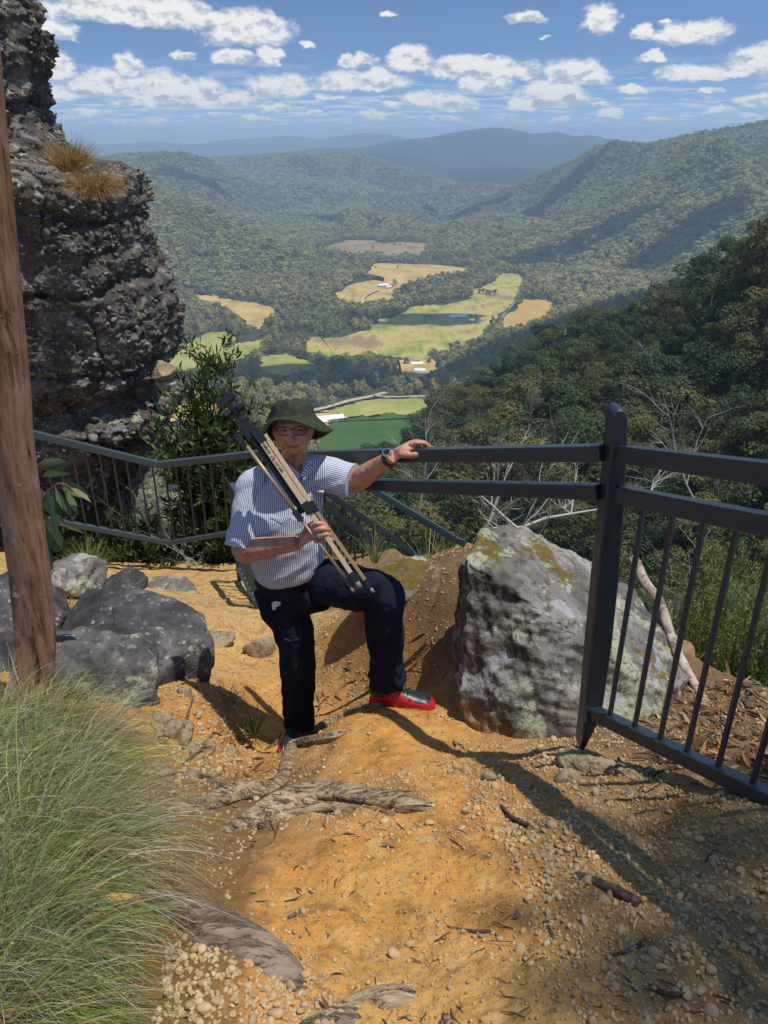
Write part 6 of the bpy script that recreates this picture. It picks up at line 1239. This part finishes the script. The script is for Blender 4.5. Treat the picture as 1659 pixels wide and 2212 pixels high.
cloth2([(584, 1112), (606, 1120), (628, 1113), (629, 1119), (607, 1130), (585, 1119)], 'pocket_flap', .3); cloth2([(677, 1056), (690, 1052), (700, 1058), (699, 1066), (689, 1071), (678, 1062)], 'pocket_flap', .4)
def collar():
    b = MB()
    for pts in ([(600, 1005, 3.01), (612, 1030, 2.965), (640, 1046, 2.925), (648, 1026, 2.93), (628, 1006, 2.965), (606, 992, 3.0)], [(650, 1025, 2.93), (657, 1036, 2.925), (676, 1016, 2.96), (668, 992, 3.0), (662, 1004, 2.97)]):
        f = [P(*q) for q in pts]; n = len(f); o = len(b.V); b.V += [tuple(p) for p in f] + [(p.x, p.y + .012, p.z - .004) for p in f]
        b.F += [tuple(o + i for i in range(n)), tuple(o + i for i in range(2 * n - 1, n - 1, -1))] + [(o + (i + 1) % n, o + i, o + i + n, o + (i + 1) % n + n) for i in range(n)]
    o = b.build('collar', M_STR); a = o.data.attributes.new('su', 'FLOAT', 'POINT'); a.data.foreach_set('value', np.array([v[0] * .6 + v[2] * .8 for v in b.V], np.float32)); o.parent = shirt
collar()
b = MB()
for u, v in ((652, 1050), (656, 1085), (660, 1122)): b.add(ball(P(u, v, SD(u, v) + .001), .0045, (1, .5, 1)))
o = b.build('button', principled('shirt_button', (.7, .7, .72), .4)[0]); o.parent = shirt
b = MB()
for a_, e_, r0 in ((SH_R.lerp(EL_R, .90), SH_R.lerp(EL_R, .955), .0835), (SH_L.lerp(EL_L, .87), SH_L.lerp(EL_L, .945), .0735)): b.tube([a_, a_.lerp(e_, .5), e_], [r0, r0 * 1.01, r0], 30)
o = b.build('cuff', M_STR); av = np.array(b.V); n_ = len(av) // 2; a = o.data.attributes.new('su', 'FLOAT', 'POINT'); t1, a1 = seg_coord(av, SH_R, EL_R); t2, a2 = seg_coord(av, SH_L, EL_L)
a.data.foreach_set('value', np.where(np.arange(len(av)) < n_, a1 * .083, a2 * .075).astype(np.float32)); o.parent = shirt
# ---- trousers
HPR, KNR, ANR = P(592, 1262, 3.07), P(640, 1385, 3.00), P(648, 1560, 2.99); HPL, KNL, ANL = P(672, 1250, 3.06), P(828, 1283, 2.78), P(836, 1470, 2.785)
pelvis = sections([(P(624, 1215, 3.06), V3((.140, 0, .02)), V3((0, .125, 0))), (P(624, 1240, 3.06), V3((.152, 0, .02)), V3((0, .135, 0))), (P(630, 1275, 3.08), V3((.150, 0, 0)), V3((0, .13, 0))), (P(640, 1305, 3.09), V3((.11, 0, 0)), V3((0, .10, 0)))], 34, 30)
legs = [limb([(HPR, .105), (HPR.lerp(KNR, .5), .104), (KNR, .088), (KNR.lerp(ANR, .35), .082), (KNR.lerp(ANR, .75), .076), (ANR, .074), (ANR + V3((.0, 0, -.02)), .072)], 26, 44),
        limb([(HPL, .100), (HPL.lerp(KNL, .3), .104), (HPL.lerp(KNL, .7), .098), (KNL, .086), (KNL + V3((.004, -.01, -.06)), .084)], 26, 30), limb([(KNL + V3((0, .0, .012)), .080), (KNL.lerp(ANL, .3), .083), (KNL.lerp(ANL, .65), .078), (KNL.lerp(ANL, .92), .081), (ANL + V3((0, 0, -.015)), .080)], 26, 34),
        limb([(P(640, 1290, 3.05), .09), (P(690, 1275, 2.99), .095)], 20, 12)]
def denim(V, N):
    w = .005 * (1 - 2.2 * np.abs(fbm(V[:, 0] * 7 + V[:, 2] * 5, V[:, 2] * 3.5 - V[:, 0] * 8 + V[:, 1] * 5, 2, 41))) + .003 * fbm(V[:, 0] * 18, V[:, 2] * 22 + V[:, 1] * 10, 3, 45)
    low = np.exp(-((V[:, 2] - ANR.z - .05) / .07) ** 2) * (V[:, 0] < KNL.x - .12) + np.exp(-((V[:, 2] - ANL.z - .05) / .08) ** 2) * (V[:, 0] > KNL.x - .12); return w + low * .005 * np.sin(V[:, 2] * 95 + V[:, 0] * 60 + 6 * fbm(V[:, 0] * 10, V[:, 1] * 10, 2, 3))
M_NAVY, _t, _b = principled('navy_drill', (.010, .012, .026), .85, spec=.12); _n = _t.noise(_t.co('Object'), 9, 4, .6); _t.set(_b.inputs['Base Color'], _t.ramp(_n, [(.35, (.007, .009, .019)), (.65, (.014, .018, .036))])); bump(_t, _b, _t.noise(_t.co('Object'), 26, 4, .6), .7, .012)
trs, TV = union('trousers', [pelvis] + legs, 0.0060, M_NAVY, man, 5, denim)
TD = surf_depth(trs, .004)
def tpatch(name, pts, mat, th=.004): o = patch(name, pts, TD, man, mat, th); o.parent = trs; o.matrix_parent_inverse = Matrix(); return o
M_NAVY2 = principled('navy_pocket', (.016, .022, .05), .8, spec=.15)[0]
tpatch('cargo_pocket', dense([(608, 1362), (650, 1354), (653, 1382), (612, 1388)], 3), M_NAVY2); tpatch('handkerchief', [(587, 1303), (594, 1299), (606, 1301), (605, 1308), (597, 1311), (594, 1318), (588, 1317)], principled('white_cotton', (.7, .72, .8), .8)[0])
# ---- shoes
M_RED, _t, _b = principled('red_rubber', (.42, .012, .022), .35); M_SHB = principled('black_leather', (.018, .018, .02), .4)[0]; M_RED2 = principled('red_leather', (.48, .016, .03), .38)[0]
def shoe(heel, toe, sole_z, label_parent):
    ax = (toe - heel); ax.z = 0; L = ax.length; ax.normalize(); sd = V3((-ax.y, ax.x, 0)); up = V3((0, 0, 1)); root = man; h0 = V3((heel.x, heel.y, sole_z)); pr = [(0, .030), (.06, .038), (.25, .041), (.45, .041), (.62, .049), (.8, .051), (.93, .040), (1.0, .018)]
    b = MB(); n = 30; T = spline([(t, w, 0) for t, w in pr], n); ring = [h0 + ax * (t * L) + sd * w for t, w, _ in T] + [h0 + ax * (t * L) - sd * w for t, w, _ in T[::-1]]; m = len(ring)
    V = []
    for z, g in ((0, .95), (.008, 1.0), (.034, 1.0), (.040, .96)):
        c = h0 + ax * L * .5; V += [c + (p - c) * g + up * z for p in ring]
    F = [tuple(range(m))[::-1]] + [(i * m + k, i * m + (k + 1) % m, (i + 1) * m + (k + 1) % m, (i + 1) * m + k) for i in range(3) for k in range(m)] + [tuple(3 * m + k for k in range(m))]; so2 = mesh_np('shoe', V, F, M_RED); reparent(so2, man)
    secs = [(0.02, .033, .050), (.10, .037, .085), (.25, .038, .095), (.40, .039, .082), (.55, .044, .062), (.72, .046, .048), (.88, .041, .040), (.985, .020, .018)]
    U = [(h0 + ax * (t * L) + up * (.024 + hh * .42), sd * w, up * (hh * .60)) for t, w, hh in secs]; q = MB(); q.add(sections(U, 24, 40)); q.V = [(v[0], v[1], max(v[2], sole_z + .022)) for v in q.V]; up_ = q.build('shoe_upper', M_SHB, None, True); up_.parent = so2; up_.data.materials.append(M_RED2)
    for pl in up_.data.polygons:
        cc = pl.center; tt = (Vector(cc) - h0).dot(ax) / L; pl.material_index = int(cc.z < sole_z + .064 + .034 * math.exp(-((tt - .42) / .13) ** 2) - .008 * (tt > .7))
    for t0, t1, nm in ():
        k = [s for s in spline([(t, w, hh) for t, w, hh in secs], 60) if t0 <= s[0] <= t1]; b = MB(); b.add(sections([(h0 + ax * (t * L) + up * (.022 + min(hh, .060) * .20), sd * (w + .005), up * (min(hh, .060) * .50)) for t, w, hh in k[::3] + k[-1:]], 20, 20)); b.V = [(v[0], v[1], max(v[2], sole_z + .018)) for v in b.V]; o = b.build(nm, M_RED2, None, True); o.parent = so2
    b = MB()
    for j in range(4):
        t = .40 + .065 * j; zz = .024 + [.112, .098, .086, .076][j] + -.008; c = h0 + ax * (t * L) + up * zz; b.tube([c - sd * .022, c + up * .006, c + sd * .022], .0032, 5)
    o = b.build('lace', M_BLK, None, True); o.parent = so2
shoe(P(800, 1519, 2.80), P(941, 1511, 2.74), P(860, 1526, 2.77).z + .004, man); s2 = P(645, 1560, 2.99); shoe(V3((s2.x + .015, 3.08, 0)), V3((s2.x - .055, 2.80, 0)), P(640, 1609, 2.97).z + .05, man)
# ---- watch and ring
wd = (WR_L - EL_L).normalized(); wc = WR_L.lerp(EL_L, .10); b = MB(); b.tube([wc - wd * .011, wc, wc + wd * .011], [.0325, .0335, .0320], 30); wt = b.build('watch', M_BLK, man, True)
fc = wc + V3((-.010, -.012, .030)); b = MB(); nrm = V3((-.25, -.45, .85)).normalized(); b.tube([fc - nrm * .003, fc + nrm * .006], [.019, .018], 24); o = b.build('watch_face', principled('steel_bezel', (.75, .75, .76), .25, 1.0)[0]); o.parent = wt
b = MB(); b.tube([fc + nrm * .006, fc + nrm * .0068], [.014, .014], 24); o = b.build('dial', M_BLK); o.parent = wt
b = MB(); r1, r2 = H(688, 1156, 2.713), H(692, 1155.4, 2.711); b.tube([r1, r2], .0118, 16); b.build('ring', principled('silver', (.8, .8, .82), .2, 1.0)[0], man, True)
# ---- tripod
M_GOLD = principled('champagne_metal', (.66, .47, .27), .36, .25)[0]; M_GOLD2 = principled('bronze_metal', (.36, .25, .14), .4, .25)[0]; M_TBK = principled('tripod_black', (.014, .014, .016), .38)[0]; M_RUB = principled('grey_rubber', (.22, .20, .18), .6)[0]
TR0, TR1 = P(520, 915, 2.90), P(800, 1270, 2.655); tdir = (TR1 - TR0).normalized(); tri = empty('tripod', TR0); tag(tri, 'folded gold and black camera tripod carried across his chest with its head over the shoulder', 'tripod')
view = ((TR0 + TR1) / 2).normalized(); tside = tdir.cross(view).normalized()
def TP(u, v, off=0.0):
    """point of the tripod at pixel (u, v): in the plane through its axis facing the viewer, off metres nearer"""
    d = P(u, v, 1.0).normalized(); nrm = tside.cross(tdir).normalized(); t = (TR0.dot(nrm)) / d.dot(nrm); return d * t - view * off
def leg(parts):
    """parts: (name, material, (u,v), (u,v), width, off, section)"""
    first = None
    for nm, mt, a, e, w, off, kind in parts:
        b = MB(); A, E = TP(*a, off), TP(*e, off)
        if kind == 'o': b.tube([A, E], w / 2, 16)
        else: b.bar(A, E, w, w * (kind if isinstance(kind, float) else 1.0), up=tuple(-view))
        o = b.build(nm, mt, tri if first is None else None, kind == 'o', bevel=0 if kind == 'o' else .0015)
        if first is None: first = o
        else: o.parent = first
    return first
leg([('leg', M_GOLD2, (527, 955), (641, 1110), .0150, .010, 'o'), ('lower_tube', M_GOLD2, (641, 1110), (748, 1251), .0125, .010, 'o'), ('clamp', M_TBK, (636, 1103), (651, 1124), .026, .012, 1.0), ('foot', M_TBK, (746, 1248), (757, 1267), .021, .010, 1.0), ('rubber_tip', M_RUB, (757, 1267), (763, 1278), .014, .010, 'o')])
LEG2 = leg([('leg', M_GOLD, (557, 941), (660, 1092), .0225, .016, 1.0), ('lower_tube', M_GOLD, (660, 1092), (760, 1241), .0185, .016, 1.0), ('clamp', M_TBK, (656, 1086), (672, 1109), .036, .018, .9), ('foot', M_TBK, (757, 1236), (769, 1255), .027, .016, 1.0), ('rubber_tip', M_RUB, (769, 1255), (777, 1268), .022, .016, 'o')])
leg([('leg', M_GOLD, (571, 938), (672, 1088), .018, -.016, 1.0), ('lower_tube', M_GOLD2, (672, 1088), (790, 1255), .015, -.006, 1.0), ('clamp', M_TBK, (669, 1083), (684, 1106), .026, -.010, 1.0), ('foot', M_TBK, (788, 1252), (800, 1270), .020, -.004, 1.0), ('rubber_tip', M_RUB, (800, 1270), (807, 1280), .015, -.004, 'o')])
b = MB(); b.tube([TP(540, 938, .0), TP(655, 1108, .0)], .0115, 14); b.bar(TP(548, 950, -.004), TP(650, 1100, -.004), .020, .012, up=tuple(-view)); b.build('centre_column', M_TBK, tri)
b = MB(); b.bar(TP(548, 927, .012), TP(570, 956, .012), .036, .034, up=tuple(-view)); b.bar(TP(512, 942, .008), TP(531, 966, .008), .024, .022, up=tuple(-view)); b.bar(TP(520, 905, 0), TP(548, 944, 0), .052, .046, up=tuple(-view)); b.tube([TP(505, 945, 0), TP(518, 935, 0)], .008, 10); b.tube([TP(493, 955, 0), TP(500, 951, 0)], .012, 12); b.tube([TP(499, 951, 0), TP(512, 941, 0)], .005, 8); b.build('collar', M_TBK, tri, bevel=.004)
b = MB(); b.tube([TP(508, 890, 0), TP(526, 914, 0)], .015, 16); b.tube([TP(522, 908, .01), TP(538, 903, .01)], .016, 16); b.tube([TP(500, 872, 0), TP(516, 894, 0)], [.022, .020], 16); b.tube([TP(487, 898, .005), TP(500, 888, .005)], [.016, .011], 12)
b.tube([TP(486, 897, .0), TP(521, 876, .0)], [.010, .014], 12); b.tube([TP(514, 884, .02), TP(527, 876, .02)], .014, 14); hd = b.build('pan_head', M_TBK, tri)
b = MB(); b.bar(TP(474, 878, 0), TP(508, 852, 0), .036, .020, up=tuple(tdir)); b.tube([TP(470, 872, 0), TP(500, 852, .012)], .010, 12); b.tube([TP(500, 850, 0), TP(512, 868, 0)], .014, 14); o = b.build('camera_plate', M_TBK, None, bevel=.003); o.parent = hd
# lettering on the leg
M_INK = principled('black_lettering', (.02, .02, .022), .5)[0]
def lettering(txt, a, e, size, mat):
    A, E = TP(*a, .0285), TP(*e, .0285); cu = bpy.data.curves.new('lettering', 'FONT'); cu.body = txt; cu.size = size; cu.align_y = 'CENTER'; cu.offset = .0003; o = bpy.data.objects.new('t', cu); COL.objects.link(o)
    bpy.context.view_layer.update(); me = bpy.data.meshes.new_from_object(o.evaluated_get(bpy.context.evaluated_depsgraph_get())); bpy.data.objects.remove(o); X = (E - A).normalized(); Z = (-view - X * (-view).dot(X)).normalized(); Y = Z.cross(X)
    M4 = Matrix(((X.x, Y.x, Z.x, A.x), (X.y, Y.y, Z.y, A.y), (X.z, Y.z, Z.z, A.z), (0, 0, 0, 1))); me.transform(M4); me.materials.clear(); me.materials.append(mat); q = bpy.data.objects.new('lettering', me); COL.objects.link(q); q.parent = LEG2
lettering('Velbon', (567.5, 957), (587, 984), .0190, M_INK); lettering('CX 640', (595.5, 999), (613, 1024), .0150, M_INK)
for k, (c, t_) in enumerate([((.03, .35, .14), 0), ((.75, .04, .10), 1), ((.04, .10, .55), 2)]):
    mt = principled('badge_colour', c, .5)[0]; A = TP(587.8 + 2.6 * k, 986.5 + 3.6 * k, .0285); Y = (-view).cross(tdir).normalized(); s = .0065; sg = 1 if k % 2 else -1; f = [A - tdir * s * .9 + Y * s * sg, A + tdir * s * .9 + Y * s * sg, A - Y * s * sg]; q = mesh_np('badge', [tuple(p) for p in f], [(0, 1, 2)], mt); q.parent = LEG2
bpy.context.view_layer.update()
for r_ in (LEG2,): pass
def fix_children(root):
    """sub-parts were built in world space: keep them there under parents that carry an inverse offset"""
    bpy.context.view_layer.update()
    for ch in [o for o in bpy.data.objects if o.parent is not None and o.parent.parent is root]:
        ch.matrix_parent_inverse = ch.parent.matrix_world.inverted()
fix_children(man); fix_children(tri)
# ---------------------------------------------------------------- air
def haze_box():
    x0, x1, y0, y1, z0, z1 = -25000, 25000, -60, 22000, ZF - 30, 190
    V = [(x, y, z) for z in (z0, z1) for x, y in ((x0, y0), (x1, y0), (x1, y1), (x0, y1))]
    F = [(0, 3, 2, 1), (4, 5, 6, 7), (0, 1, 5, 4), (1, 2, 6, 5), (2, 3, 7, 6), (3, 0, 4, 7)]
    m = bpy.data.materials.new('haze'); m.use_nodes = True; nt = m.node_tree; nt.nodes.clear()
    out = nt.nodes.new('ShaderNodeOutputMaterial'); v = nt.nodes.new('ShaderNodeVolumePrincipled')
    v.inputs['Color'].default_value = (0.60, 0.79, 1.0, 1); v.inputs['Density'].default_value = 1.3e-4; v.inputs['Anisotropy'].default_value = 0.1
    nt.links.new(v.outputs[0], out.inputs['Volume'])
    o = mesh_np('haze', V, F, m); tag(o, 'thin blue haze over the valley and the far ranges', kind='stuff')
haze_box()
